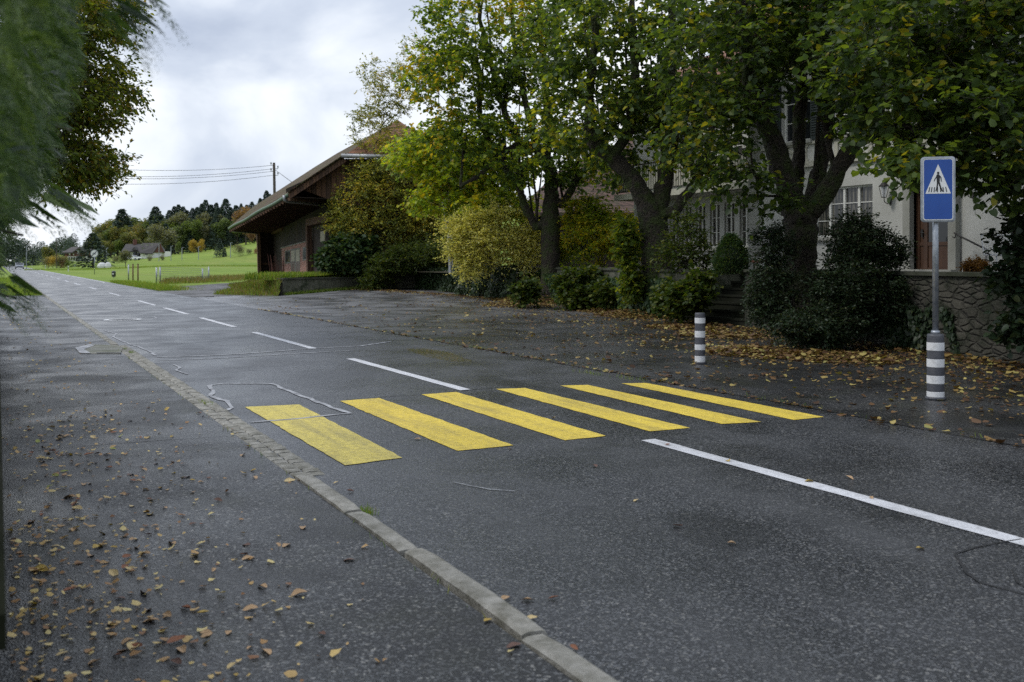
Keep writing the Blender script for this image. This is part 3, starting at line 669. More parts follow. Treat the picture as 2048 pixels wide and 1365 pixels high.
# ============================================================ the row of lindens on the forecourt
A0 = GT(1100, 603); ZA = XZ(A0.x, A0.y)[1]; B0 = GT(1318, 632); ZB = XZ(B0.x, B0.y)[1]
ZC, ZD = 20.3, 15.2; C0 = P(1604, 0, ZC); C0.z = 0; D0 = P(2160, 0, ZD); D0.z = 0
print('ZA', ZA, 'ZB', ZB, A0, B0)
GRP = 'old linden trees along the forecourt'
make_tree('linden_tree', A0, 'old linden with yellow green crown furthest along the forecourt, leaf pile at its foot', 'tree',
          [(None, 0, LP((1100, 608, ZA, .46), (1100, 570, ZA, .39), (1101, 500, ZA, .36), (1100, 440, ZA, .37), (1102, 400, ZA, .30), (1103, 350, ZA, .25), (1092, 318, ZA, .22), (1075, 296, ZA, .20), (1040, 288, ZA, .15), (1000, 310, ZA, .11), (960, 350, ZA - .3, .08), (920, 375, ZA - .5, .05))),
           (0, 3, LP((1072, 455, ZA, .17), (1046, 405, ZA, .15), (1040, 380, ZA, .11), (1010, 330, ZA, .10), (960, 250, ZA, .08))),
           (0, 4, LP((1128, 410, ZA, .15), (1150, 365, ZA, .13), (1180, 330, ZA, .10), (1200, 260, ZA, .08))),
           (0, 6, LP((1100, 250, ZA + .5, .16), (1090, 170, ZA + .5, .12), (1080, 60, ZA + .4, .09), (1075, -60, ZA + .4, .06))),
           (0, 8, LP((1010, 230, ZA, .12), (985, 140, ZA, .10), (960, 40, ZA, .07), (950, -60, ZA, .04))),
           (0, 7, LP((1050, 200, ZA - .6, .12), (1030, 110, ZA - .6, .09), (1020, -20, ZA - .6, .06)))],
          [BL(990, 60, ZA, 3.0, 3.2, 2.9, 2.5), BL(930, 150, ZA, 2.5, 2.8, 1.6, 1.6), BL(1110, 60, ZA, 2.5, 2.6, 3.2, 1.3), BL(930, 270, ZA - .5, 1.8, 2.0, .9, 1.0), BL(1060, 300, ZA - .8, 2.2, 2.0, 1.5, 1.1), BL(1170, 330, ZA, 1.5, 1.6, 1.5, .8)],
          1080, .150, 31, crown_mat='lind_a', group=GRP, twigs=3, per=8, spray=.6, shoots=34)
make_tree('linden_tree', B0, 'second linden from the meadow with leaning trunk beside the yellow green shrub', 'tree',
          [(None, 0, LP((1322, 640, ZB, .50), (1320, 600, ZB, .45), (1316, 540, ZB, .42), (1310, 480, ZB, .44), (1306, 440, ZB, .42), (1285, 390, ZB, .30), (1258, 350, ZB, .25), (1225, 315, ZB, .22), (1190, 290, ZB, .20), (1178, 262, ZB, .16), (1180, 180, ZB, .12), (1190, 80, ZB, .09), (1195, -40, ZB, .05))),
           (0, 4, LP((1322, 400, ZB, .28), (1332, 340, ZB, .22), (1345, 270, ZB, .18), (1340, 170, ZB, .15), (1345, 60, ZB, .11), (1340, -60, ZB, .07))),
           (0, 4, LP((1350, 420, ZB - .4, .16), (1390, 370, ZB - .5, .13), (1420, 290, ZB - .6, .10), (1430, 180, ZB - .6, .07))),
           (0, 7, LP((1260, 260, ZB, .14), (1270, 160, ZB, .12), (1265, 40, ZB, .09), (1262, -70, ZB, .05)))],
          [BL(1250, 90, ZB, 2.5, 2.7, 2.7, 2.2), BL(1380, 120, ZB, 2.3, 2.4, 2.6, 1.8), BL(1180, 220, ZB - .6, 1.8, 1.8, 1.3, 1.1), BL(1150, 60, ZB, 1.6, 2, 1.8, .9), BL(1225, 330, ZB + .8, 1.0, 1.0, .6, .25),
           BL(1340, 230, ZB + .5, 1.6, 1.6, 1.0, .7), BL(1400, 310, ZB - 1, 1.2, 1.2, .6, .3)],
          740, .145, 32, crown_mat='lind_b', group=GRP, twigs=3, per=8, spray=.6, shoots=30)
make_tree('linden_tree', C0, 'mossy linden forking into four limbs in front of the white house', 'tree',
          [(None, 0, LP((1604, 700, ZC, .34), (1604, 640, ZC, .29), (1603, 560, ZC, .28), (1602, 480, ZC, .31), (1600, 435, ZC, .36))),
           (0, 4, LP((1583, 405, ZC, .24), (1566, 345, ZC, .23), (1545, 280, ZC, .21), (1520, 225, ZC, .19), (1503, 160, ZC, .18), (1490, 80, ZC, .15), (1478, 0, ZC, .12), (1470, -90, ZC, .07))),
           (0, 4, LP((1592, 390, ZC + .5, .15), (1596, 320, ZC + .6, .13), (1600, 240, ZC + .7, .13), (1604, 160, ZC + .7, .11), (1596, 70, ZC + .7, .09), (1590, -60, ZC + .7, .06))),
           (0, 4, LP((1625, 400, ZC + .2, .20), (1641, 340, ZC + .3, .15), (1655, 270, ZC + .3, .13), (1660, 180, ZC + .3, .11), (1650, 70, ZC + .3, .08), (1645, -50, ZC + .3, .05))),
           (0, 4, LP((1640, 405, ZC - .2, .20), (1672, 350, ZC - .3, .17), (1704, 290, ZC - .4, .16), (1735, 225, ZC - .4, .14), (1770, 160, ZC - .5, .11), (1800, 80, ZC - .5, .08), (1820, -40, ZC - .5, .05))),
           (1, 3, LP((1495, 228, ZC - .3, .05), (1450, 230, ZC - .6, .04), (1400, 238, ZC - .8, .02)))],
          [BL(1560, 60, ZC, 1.9, 1.9, 1.3, 2.0), BL(1700, 90, ZC - .3, 1.6, 1.8, 1.1, 1.5), BL(1440, 120, ZC - .4, 1.5, 1.6, 1.3, 1.3), BL(1430, 250, ZC - .8, 1.0, 1.2, .7, .6), BL(1450, 350, ZC - 1, .75, .9, .4, .35),
           BL(1600, -90, ZC, 3.2, 3.0, 1.6, 1.6), BL(1540, 395, ZC - 1, .45, .6, .3, .12), BL(1760, 220, ZC - 1, 1.1, 1.1, .7, .55)],
          690, .13, 33, crown_mat='lind_c', group=GRP, twigs=3, per=7, spray=.5, shoots=8)
make_tree('linden_tree', D0, 'linden nearest the road sign whose heavy dark limbs reach in from the right edge', 'tree',
          [(None, 0, LP((2165, 730, ZD, .36), (2163, 600, ZD, .32), (2160, 480, ZD, .31), (2155, 380, ZD, .34), (2140, 320, ZD, .30))),
           (0, 4, LP((2105, 280, ZD, .20), (2060, 235, ZD, .18), (2010, 200, ZD, .17), (1960, 150, ZD, .17), (1915, 118, ZD, .16), (1870, 95, ZD, .14), (1830, 60, ZD, .10), (1800, 0, ZD, .07), (1790, -70, ZD, .05))),
           (1, 5, LP((1820, 88, ZD - .3, .05), (1760, 88, ZD - .4, .035), (1700, 100, ZD - .5, .02))),
           (0, 4, LP((2100, 300, ZD - .3, .14), (2040, 255, ZD - .5, .12), (1980, 225, ZD - .6, .11), (1930, 240, ZD - .7, .09), (1880, 255, ZD - .7, .05), (1830, 262, ZD - .8, .02))),
           (0, 4, LP((2130, 240, ZD, .22), (2100, 120, ZD, .18), (2060, 20, ZD, .14), (2040, -100, ZD, .09))), (1, 4, LP((1925, 60, ZD, .07), (1935, -30, ZD, .05), (1940, -120, ZD, .03)))],
          [BL(1880, 60, ZD, 1.7, 1.6, .9, 2.0), BL(2000, 110, ZD - .4, 1.3, 1.5, 1.0, 1.3), BL(1840, 215, ZD - .8, 1.0, 1.2, .55, 1.1), BL(1960, 320, ZD - .8, .95, 1.1, .45, .9), BL(2030, 250, ZD - 1, .9, 1, .7, .8), BL(1760, 130, ZD - .6, .9, 1, .7, .6),
           BL(1950, -120, ZD, 3.0, 2.8, 1.2, 1.6), BL(2250, 100, ZD, 2.2, 3.2, 2.2, 1.4), BL(1800, 330, ZD - 1.5, .5, .6, .25, .25), BL(2080, 380, ZD - .8, .6, .7, .3, .3)],
          820, .12, 34, crown_mat='lind_c', group=GRP, twigs=3, per=7, spray=.45)

make_tree('field_maple', gz(900, 45, .9), 'slender tree with bright yellow green leaves between the barn and the furthest linden', 'tree',
          [(None, 0, LP((902, 548, 45, .12), (900, 480, 45, .11), (886, 400, 45, .10), (880, 330, 45, .08), (878, 260, 45, .05))), (0, 2, LP((850, 340, 44.5, .05), (810, 310, 44, .03))), (0, 2, LP((930, 370, 44.5, .05), (970, 340, 44, .03)))],
          [BL(890, 310, 43, 2.3, 2.0, 1.2, 1.8), BL(835, 315, 43.5, 1.3, 1.5, .8, .7), BL(950, 350, 42.5, 2.1, 1.8, 1.2, 1.5), BL(900, 400, 42.5, 1.8, 1.5, .7, 1.0), BL(1000, 410, 41, 1.5, 1.2, .6, .7), BL(1020, 330, 42, 1.4, 1.3, 1.0, .7)],
          720, .16, 36, crown_mat='lf_lime', twigs=3, per=8, spray=.6, bark='zinc')
# ============================================================ retaining walls and terrace
def wp(v): return (wall_u(v), v)
def wall_seg(mb, a, b, z0, z1, th, step=1.0, jit=.02):
    a = Vector((*a, 0)); b = Vector((*b, 0)); n = max(1, int((b - a).length / step)); d = (b - a).normalized(); nn = Vector((d.y, -d.x, 0))
    V = []; Fc = []
    zs = np.linspace(z0, z1, 5)
    for i in range(n + 1):
        p = a.lerp(b, i / n)
        for z in zs: V.append((p.x - nn.x * th / 2 * -1 + 0, p.y + nn.y * th / 2, z))
        for z in zs[::-1]: V.append((p.x - nn.x * th / 2, p.y - nn.y * th / 2, z))
    k = 10
    for i in range(n):
        for j in range(k): Fc.append((i * k + j, (i + 1) * k + j, (i + 1) * k + (j + 1) % k, i * k + (j + 1) % k))
    Fc.append(tuple(range(k))[::-1]); Fc.append(tuple(range(n * k, n * k + k))); mb.add(V, Fc)
SV0, SV1 = 18.9, 21.9
tw = thing('retaining_wall', (wall_u(12), 12, 0), 'rubble stone terrace wall with dark coping below the house door', 'wall')
m = MB(tw.location); wall_seg(m, wp(2), wp(SV0), -.1, 1.36, .45); m.build('stonework', 'rubble', tw)
m = MB(tw.location); wall_seg(m, wp(2), wp(SV0 + .05), 1.362, 1.43, .58); m.build('coping', 'darkwall', tw)
tw2 = thing('retaining_wall', (wall_u(26), 26, 0), 'mossy terrace wall left of the garden steps, running behind the lindens', 'wall')
m = MB(tw2.location); wall_seg(m, wp(SV1), wp(38), -.1, 1.33, .45); wall_seg(m, (wall_u(SV1) + .23, SV1 + .23), (wall_u(SV1) + 2.6, SV1 + .23), -.1, 1.33, .44); m.build('stonework', 'blockwall', tw2)
m = MB(tw2.location); wall_seg(m, wp(SV1 - .05), wp(38), 1.333, 1.40, .58); wall_seg(m, (wall_u(SV1) + .3, SV1 + .2), (wall_u(SV1) + 2.6, SV1 + .2), 1.333, 1.398, .5); m.build('coping', 'darkwall', tw2)
st = thing('garden_steps', (wall_u(20.4), 20.4, 0), 'dark stone garden steps going up between the terrace walls', 'steps')
for i in range(7):
    m = MB(st.location); uu = wall_u(20.4) - .15 + i * .33; m.box((uu + .19, (SV0 + SV1) / 2, .09 + i * .18), (.385, SV1 - SV0 - .06, .176)); m.box((uu + .165, (SV0 + SV1) / 2, .155 + i * .18), (.40, SV1 - SV0 - .02, .05)); m.build('step', 'wetwall', st)
# side cheek right of the steps
m = MB(tw.location); wall_seg(m, (wall_u(SV0) + .23, SV0 - .22), (wall_u(SV0) + 2.6, SV0 - .22), -.1, 1.36, .44); m.build('cheek', 'rubble', tw)
us = ar(13, 30, .5)
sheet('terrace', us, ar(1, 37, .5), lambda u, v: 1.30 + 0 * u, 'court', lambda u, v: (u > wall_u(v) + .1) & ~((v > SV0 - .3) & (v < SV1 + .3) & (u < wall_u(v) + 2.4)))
# wall with ivy and the open mossy wall towards the barn
E0 = GT(1020, 598); E1 = GT(840, 577); E2 = GT(772, 578); E3 = GT(735, 577); E4 = GT(562, 591)
print('E', E0, E1, E2, E3, E4)
vw = thing('garden_wall', E1, 'grey concrete garden wall half covered by ivy', 'wall')
m = MB(E1)
for i in range(4):
    a = E2.lerp(E1, i / 4) if i < 4 else E1; b = E2.lerp(E1, (i + 1) / 4); wall_seg(m, (a.x, a.y), (b.x, b.y), .0, 1.12 + a.z * .5, .3)
wall_seg(m, (E1.x, E1.y), (E0.x, E0.y), 0, 1.12, .3); wall_seg(m, (E0.x, E0.y), wp(38), 0, 1.15, .3); m.build('stonework', 'blockwall', vw)
m = MB(E1); wall_seg(m, (E2.x, E2.y), (E1.x, E1.y), 1.283, 1.35, .4); m.build('coping', 'darkwall', vw)
bw = thing('retaining_wall', E4, 'mossy low block wall with weeds on top in front of the barn', 'wall')
m = MB(E4); wall_seg(m, (E4.x, E4.y), (E3.x, E3.y), -.1, .80, .35); m.build('stonework', 'blockwall', bw)
m = MB(E4); wall_seg(m, (E4.x - .05, E4.y - .03), (E3.x, E3.y), .803, .87, .45); m.build('coping', 'darkwall', bw)
# bank and yard rising from the turn-off to the barn
du = (E3 - E4).normalized(); dn = Vector((-du.y, du.x, 0))
YV = [P(518, 560.5, 72), P(565, 557, 69), P(617, 550, 60), P(800, 547, 55), E4 + Vector((0, 0, .78)), E3 + Vector((0, 0, .80)), GT(470, 578), GT(425, 590), GT(556, 593), GT(500, 566.5), GT(455, 573)]
for q in (6, 7, 8, 9, 10): YV[q] = YV[q] - Vector((0, 0, .03))
YF = [(4, 5, 3, 2), (4, 2, 1), (4, 1, 0), (6, 4, 0), (6, 0, 9), (10, 6, 9), (7, 8, 6), (8, 4, 6)]
pl = MB(); pl.add(YV, YF); pl.add([YV[0], YV[3], YV[3] + Vector((SA, CA, 0)) * 30, YV[0] + Vector((SA, CA, 0)) * 14], [(0, 1, 2, 3)])
tag(pl.build('barn_yard', 'soil'), kind='structure')
pl = MB(); q1 = E3 + dn * .2; pl.add([(q1.x, q1.y, .83), (E2.x + .3, E2.y + .3, 1.15), (E0.x + .1, E0.y, 1.10), (wall_u(37), 37, 1.2), (32, 37, 1.3), (34, 80, 1.4), (20, 80, 1.0)], [(0, 1, 2, 3, 4, 5, 6)])
tag(pl.build('garden_bed', 'soil'), kind='structure')

# ============================================================ the house
HU = 20.6; HV0, HV1 = 3.0, 23.9; WU = 23.2
def openwall(mb, u, v0, v1, z0, z1, ops, depth=.18):
    """wall facing -u with rectangular openings (va, vb, za, zb) and their reveals"""
    vs = sorted({v0, v1, *[o_[0] for o_ in ops], *[o_[1] for o_ in ops]}); zs = sorted({z0, z1, *[o_[2] for o_ in ops], *[o_[3] for o_ in ops]})
    for a, b in zip(vs[:-1], vs[1:]):
        for c, d in zip(zs[:-1], zs[1:]):
            mv, mz = (a + b) / 2, (c + d) / 2
            if any(o_[0] < mv < o_[1] and o_[2] < mz < o_[3] for o_ in ops): continue
            mb.add([(u, a, c), (u, b, c), (u, b, d), (u, a, d)], [(3, 2, 1, 0)])
    for a, b, c, d in ops:
        for q in ([(u, a, c), (u + depth, a, c), (u + depth, a, d), (u, a, d)], [(u, b, c), (u, b, d), (u + depth, b, d), (u + depth, b, c)],
                  [(u, a, d), (u + depth, a, d), (u + depth, b, d), (u, b, d)], [(u, a, c), (u, b, c), (u + depth, b, c), (u + depth, a, c)]):
            mb.add(q, [(0, 1, 2, 3)])
hs = thing('house', (HU, 15, 1.3), 'white plastered house with stone corner blocks, shutters and balcony behind the lindens', 'house')
ho = hs.location
upw = [(21.3, 22.45, 5.1, 6.8), (19.2, 20.35, 5.1, 6.8), (16.6, 17.75, 5.1, 6.8), (13.6, 14.75, 5.1, 6.8), (10.6, 11.75, 5.1, 6.8), (7.6, 8.75, 5.1, 6.8)]
gw = [(19.05, 21.2, 2.3, 3.68), (12.2, 14.3, 2.3, 3.68), (7.5, 9.6, 2.3, 3.68)]; door = (16.57, 17.71, 1.3, 3.5)
m = MB(ho); openwall(m, HU, HV0, HV1, 1.2, 8.6, upw + gw + [door]); m.add([(HU, HV1, 1.2), (WU, HV1, 1.2), (WU, HV1, 8.6), (HU, HV1, 8.6)], [(0, 1, 2, 3)])
m.build('wall', 'plaster', hs)
wing_w = [(26.9 + i * .82, 27.45 + i * .82, 2.15, 3.75) for i in range(6)]; wing_u = [(27.3, 28.5, 5.3, 6.6), (30, 31.2, 5.3, 6.6)]
m = MB(ho); openwall(m, WU, HV1, 34, 1.2, 8.2, wing_w + wing_u); m.add([(WU, 34, 1.2), (30, 34, 1.2), (30, 34, 8.2), (WU, 34, 8.2)], [(0, 1, 2, 3)]); m.build('wing_wall', 'plaster', hs)
def window(u, a, b, c, d, nv, nh, sill=True, mat='glass'):
    o_ = Vector((u, (a + b) / 2, c)); f = MB(ho); t = .055; uu = u + .12
    f.box((uu, (a + b) / 2, c + t / 2), (.06, b - a, t)); f.box((uu, (a + b) / 2, d - t / 2), (.06, b - a, t))
    for k in range(nv + 1):
        x = a + t / 2 + (b - a - t) * k / nv; f.box((uu - .003, x, (c + d) / 2), (.06, t * (1.4 if 0 < k < nv else 1), d - c - .004))
    for k in range(1, nh):
        z = c + (d - c) * k / nh; f.box((uu + .004, (a + b) / 2, z), (.035, b - a - .01, .025))
    w_ = f.build('window', 'winframe', hs)
    g_ = MB(ho); g_.add([(uu + .02, a, c), (uu + .02, b, c), (uu + .02, b, d), (uu + .02, a, d)], [(3, 2, 1, 0)]); g_.build('pane', mat, w_)
    if sill:
        s_ = MB(ho); s_.box((u - .045, (a + b) / 2, c - .05), (.17, b - a + .22, .09)); s_.build('sill', 'sandstone', w_)
for q in upw: window(HU, *q, 2, 3, True, 'glass_dark')
for q in gw: window(HU, *q, 4, 3)
for q in wing_w: window(WU, *q, 2, 3, False)
for q in wing_u: window(WU, *q, 2, 3, False)
s_ = MB(ho); s_.box((WU - .05, 29.1, 2.08), (.22, 5.1, .12)); s_.build('long_sill', 'sandstone', hs)
for a, b, c, d in upw:
    for sgn in (-1, 1):
        sm = MB(ho); cv = (a if sgn < 0 else b) + sgn * .30; sm.box((HU - .04, cv, (c + d) / 2), (.05, .52, d - c + .04))
        for k in range(22): sm.box((HU - .075, cv, c + .12 + k * (d - c - .22) / 21), (.03, .42, .03), (1, 0, -.6), (.6, 0, 1))
        sm.build('shutter', 'shutter', hs)
tm = MB(ho)
tm.box((HU - .05, (HV0 + HV1) / 2, 4.40), (.14, HV1 - HV0 + .06, .16)); tm.box((HU - .03, (HV0 + HV1) / 2, 5.0), (.07, HV1 - HV0, .08))
for v_ in np.arange(7.1, 23.9, 1.2): tm.box((HU - .025, v_, 4.72), (.055, .13, .47))
for a, b, c, d in upw:
    for s in (-1, 1):
        mm = (a + b) / 2; tm.beam((HU - .022, mm - s * .48, 4.50), (HU - .022, mm + s * .48, 4.95), .045 + .004 * (s > 0), .09, (0, 0, 1))
tm.build('timber_panels', 'timber_pale', hs)
qn = MB(ho)
for i in range(13):
    w_ = .62 if i % 2 else .42; qn.box((HU - .0, HV1 - w_ / 2 + .03, 1.32 + .24 + i * .49 - .02), (.07, w_, .475))
    qn.box((HU + .3, HV1 + .005, 1.32 + .24 + i * .49 - .02), (.6, .06, .475))
qn.build('corner_blocks', 'sandstone', hs)
df = MB(ho)
for v_ in (door[0] - .11, door[1] + .11): df.box((HU - .03, v_, 2.4), (.26, .22, 2.2))
df.box((HU - .035, (door[0] + door[1]) / 2, 3.62), (.28, 1.60, .24)); df.box((HU - .1, (door[0] + door[1]) / 2, 1.36), (.5, 1.62, .12)); df.build('door_frame', 'sandstone', hs)
dd = MB(ho); cv = (door[0] + door[1]) / 2; dd.box((HU + .13, cv, 2.41), (.05, 1.12, 2.1))
for v_ in (door[0] + .06, cv + .27, door[1] - .06): dd.box((HU + .095, v_, 2.41), (.04, .10, 2.1))
for z_ in (1.42, 2.06, 2.98, 3.42): dd.box((HU + .098, cv, z_), (.03, 1.12, .09))
dr = dd.build('door', 'oak', hs)
dg = MB(ho); dg.add([(HU + .10, door[0] + .12, 2.1), (HU + .10, cv + .2, 2.1), (HU + .10, cv + .2, 2.94), (HU + .10, door[0] + .12, 2.94)], [(3, 2, 1, 0)]); dg.build('pane', 'glass_dark', dr)
dh = MB(ho); dh.tube([(HU + .06, cv + .38, 2.35), (HU + .02, cv + .38, 2.35), (HU + .02, cv + .28, 2.34)], .012, 6); dh.box((HU + .07, cv + .38, 2.33), (.02, .05, .2)); dh.build('handle', 'darksteel', dr)
vt = MB(ho)
for k in range(9): vt.box((HU - .03, 17.66, 3.86 + k * .035), (.04, .30, .018), (1, 0, -.5), (.5, 0, 1))
vt.box((HU - .008, 17.66, 4.0), (.02, .36, .36)); vt.build('vent', 'sandstone', hs)
rf = MB(ho); rf.prism([(HU - 1.4, HV0 - 1, 8.3), (HU - 1.4, HV0 - 1, 8.45), (26, HV0 - 1, 13.2), (31, HV0 - 1, 8.45), (31, HV0 - 1, 8.3)], (0, HV1 - HV0 + 2, 0))
rf.prism([(WU - 1, HV1 + 1, 7.9), (WU - 1, HV1 + 1, 8.05), (27.5, HV1 + 1, 10.6), (31, HV1 + 1, 8.05)], (0, 10, 0)); rf.build('roof', 'orange_tile', hs)
bc = MB(ho); bc.box((22.35, 28.6, 4.12), (1.66, 8.6, .22)); by = bc.build('balcony', 'timber_pale', hs)
rl = MB(ho); rl.box((21.62, 28.6, 5.30), (.07, 8.6, .05)); rl.box((21.62, 28.6, 4.32), (.05, 8.6, .04))
for v_ in np.arange(24.4, 32.9, .14): rl.box((21.62, v_, 4.81), (.018, .018, .96))
rl.build('railing', 'darksteel', by)
bp = MB(ho); bp.box((21.72, 28.6, 4.75), (.03, 8.5, .82)); bp.build('panel', 'timber_pale', by)
# wall lanterns, handrails
def lantern(v_, z_, label):
    r = thing('wall_lantern', (HU - .02, v_, z_), label, 'lantern', 'lanterns beside the house door')
    o_ = r.location; b = MB(o_); b.tube([(HU, v_, z_ - .1), (HU - .12, v_, z_ - .16), (HU - .22, v_, z_ - .12), (HU - .24, v_, z_)], .012, 6); b.box((HU - .02, v_, z_ - .1), (.03, .08, .16)); b.build('bracket', 'darksteel', r)
    c = MB(o_)
    for i in range(4):
        a = R(45 + 90 * i); c.tube([(HU - .24 + .06 * math.cos(a), v_ + .06 * math.sin(a), z_), (HU - .24 + .12 * math.cos(a), v_ + .12 * math.sin(a), z_ + .28)], .008, 5)
    c.lathe((HU - .24, v_, z_ + .28), [(.13, 0), (.13, .015), (.03, .12), (.012, .18)], 8); c.lathe((HU - .24, v_, z_ - .01), [(.065, 0), (.065, .015)], 8); c.build('cage', 'darksteel', r)
    g_ = MB(o_); g_.lathe((HU - .24, v_, z_ + .01), [(.055, 0), (.108, .265)], 4); g_.build('glass', 'signwhite', r)
lantern(15.95, 3.28, 'black wall lantern right of the brown door'); lantern(18.45, 3.28, 'black wall lantern left of the brown door')
def handrail(px, label):
    pts = [P(*q) for q in px]; r = thing('handrail', pts[0], label, 'handrail', 'handrails at the house door'); b = MB(pts[0]); b.tube(pts, .022, 8)
    e_ = pts[0]; s_ = 1 if px[0][0] < px[-1][0] else -1; ring = [e_ + Vector((0, 0, -.06)) + Vector((.0, .09 * math.cos(a) * s_ * .5, .06 * math.sin(a))) for a in np.linspace(R(90), R(330), 9)]
    b.tube(ring, .014, 6); b.build('rail', 'darksteel', r, True)
    for q in (pts[1], pts[-1]): c = MB(pts[0]); c.tube([q, q + Vector((0, 0, -max(.3, q.z - 1.32)))], .014, 6); c.build('post', 'darksteel', r, True)
handrail([(1908, 466, 23.6), (1922, 474, 23.5), (1972, 499, 22.8)], 'dark iron handrail sloping down to the right of the door')
handrail([(1812, 473, 24.6), (1800, 480, 24.5), (1757, 513, 24.0)], 'dark iron handrail sloping down to the left of the door')
# terrace furniture
def chair_at(px, Z):
    p = P(px, 543, Z); p.z = 1.30; r = thing('garden_chair', p, 'white wire garden chair on the terrace at the right edge', 'chair'); o_ = p
    X = Vector((CA, -SA, 0)); Y = Vector((SA, CA, 0))
    def q(a, b, c): return o_ + X * a + Y * b + Vector((0, 0, c))
    for a in (-.25, .25):
        for b in (-.22, .22):
            l = MB(p); l.tube([q(a, b, 0), q(a * .92, b * .92, .44)], .014, 6); l.build('leg', 'bwhite', r)
    s = MB(p); s.box(q(0, 0, .45), (.54, .5, .03), X, (0, 0, 1)); s.build('seat', 'bwhite', r)
    b_ = MB(p); b_.tube([q(-.27, .24, .45), q(-.31, .30, .86), q(.31, .30, .86), q(.27, .24, .45)], .014, 6)
    for i in range(16): a = -.26 + i * .035; b_.tube([q(a, .24, .46), q(a * 1.12, .30, .85)], .006, 4)
    b_.build('backrest', 'bwhite', r)
chair_at(2006, 20.2)
def bench_at():
    p = P(1545, 545, 24.3); p.z = 1.3; r = thing('garden_bench', p, 'small brown wooden bench on the terrace left of the forked linden', 'bench')
    s = MB(p); s.box(p + Vector((0, 0, .32)), (1.0, .34, .05), (CA, -SA, 0)); s.build('seat', 'red_wood', r)
    for a in (-.4, .4): l = MB(p); l.box(p + Vector((CA * a, -SA * a, .15)), (.07, .3, .3), (CA, -SA, 0)); l.build('leg', 'sandstone', r)
bench_at()

# ============================================================ barn
bn = thing('barn', P(700, 545, 60), 'old dark timber barn with mossy tiled roof and wide eave over a brick lean-to', 'barn'); bo = bn.location
def poly(name, pts, mat, parent=None, th=.12, nrm=None):
    pts = [Vector(p) for p in pts]; n = (pts[1] - pts[0]).cross(pts[2] - pts[0]).normalized() if nrm is None else Vector(nrm).normalized()
    m = MB(bo); m.prism(pts, n * th); return m.build(name, mat, parent or bn)
wf, wn = P(548, 560, 75), P(760, 560, 52); wft, wnt = P(546, 462, 75), P(660, 402, 55)
# side wall (far corner to near), as boards
A1, A2, A3, A4 = P(546, 462, 75), P(657, 401, 54), P(657, 552, 54), P(548, 560, 75)
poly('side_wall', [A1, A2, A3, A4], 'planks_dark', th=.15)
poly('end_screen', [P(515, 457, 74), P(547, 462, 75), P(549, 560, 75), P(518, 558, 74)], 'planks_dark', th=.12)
for a, b, w1, w2, u_ in ((P(518, 528, 73.8), P(548, 528, 74.8), .12, .14, (0, 0, 1)), (P(516, 455, 73.7), P(519, 559, 73.7), .22, .22, (1, 0, 0)), (P(546, 464, 74.4), P(566, 455, 70.0), .25, .45, (0, 0, 1)), (P(617, 446, 58.6), P(619, 548, 58.6), .3, .3, (1, 0, 0)), (P(616, 446, 58.4), P(660, 436, 53), .3, .4, (0, 0, 1))):
    m = MB(bo); m.beam(a, b, w1, w2, u_); m.build('beam', 'planks', bn)
# gable boards under the half hip
GZ = 51.2
poly('gable_wall', [P(604, 380, GZ), P(690, 318, GZ), P(900, 318, GZ), P(985, 382, GZ), P(985, 420, GZ), P(700, 412, GZ), P(657, 399, GZ)], 'planks', th=.12, nrm=(SA, CA, 0))
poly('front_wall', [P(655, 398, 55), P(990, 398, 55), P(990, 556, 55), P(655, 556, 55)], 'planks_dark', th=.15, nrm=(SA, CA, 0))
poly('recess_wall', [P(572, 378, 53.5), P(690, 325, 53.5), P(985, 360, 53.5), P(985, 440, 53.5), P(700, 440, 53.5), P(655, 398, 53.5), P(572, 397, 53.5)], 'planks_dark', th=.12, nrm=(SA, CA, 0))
# roof: left slope, right slope, half hip
e0, e1 = P(578, 385, 50), P(460, 453, 72); hc, rn, rfar = P(690, 311, 50.6), P(795, 241, 55), P(772, 262, 76)
far1 = P(556, 382, 72); far2 = P(505, 415, 72); far3 = P(630, 334, 72); far4 = P(674, 307, 72)
def roofpoly(name, pts, mat, th=.22): return poly(name, pts, mat, th=th, nrm=(0, 0, -1))
e2_, hc2 = P(1012, 385, 50), P(900, 311, 50.6)
ro = MB(bo)
for tri in ([e1, e0, hc], [e1, hc, far2], [far2, hc, far1], [far1, hc, far3], [far3, hc, far4], [far4, hc, rn], [far4, rn, rfar]): ro.prism(tri, (0, 0, -.14))
ro.prism([rn, hc2, e2_, P(1060, 430, 72), rfar], (0, 0, -.2)); ro.build('roof', 'moss_tile', bn)
m = MB(bo); m.prism([hc + Vector((0, 0, .02)), hc2 + Vector((0, 0, .02)), rn + Vector((0, 0, .03))], (0, 0, -.18)); m.build('half_hip', 'orange_tile', bn)
m = MB(bo); m.tube([P(683, 312, 50.4), P(905, 315, 50.4)], .11, 10); m.build('hip_gutter', 'zinc', bn, True)
m = MB(bo); m.beam(e0 + Vector((0, 0, -.22)), hc + Vector((0, 0, -.22)), .08, .24); m.build('verge_board', 'planks', bn); m = MB(bo); m.beam(hc2 + Vector((0, 0, -.22)), e2_ + Vector((0, 0, -.22)), .08, .36); m.build('verge_board', 'planks', bn)
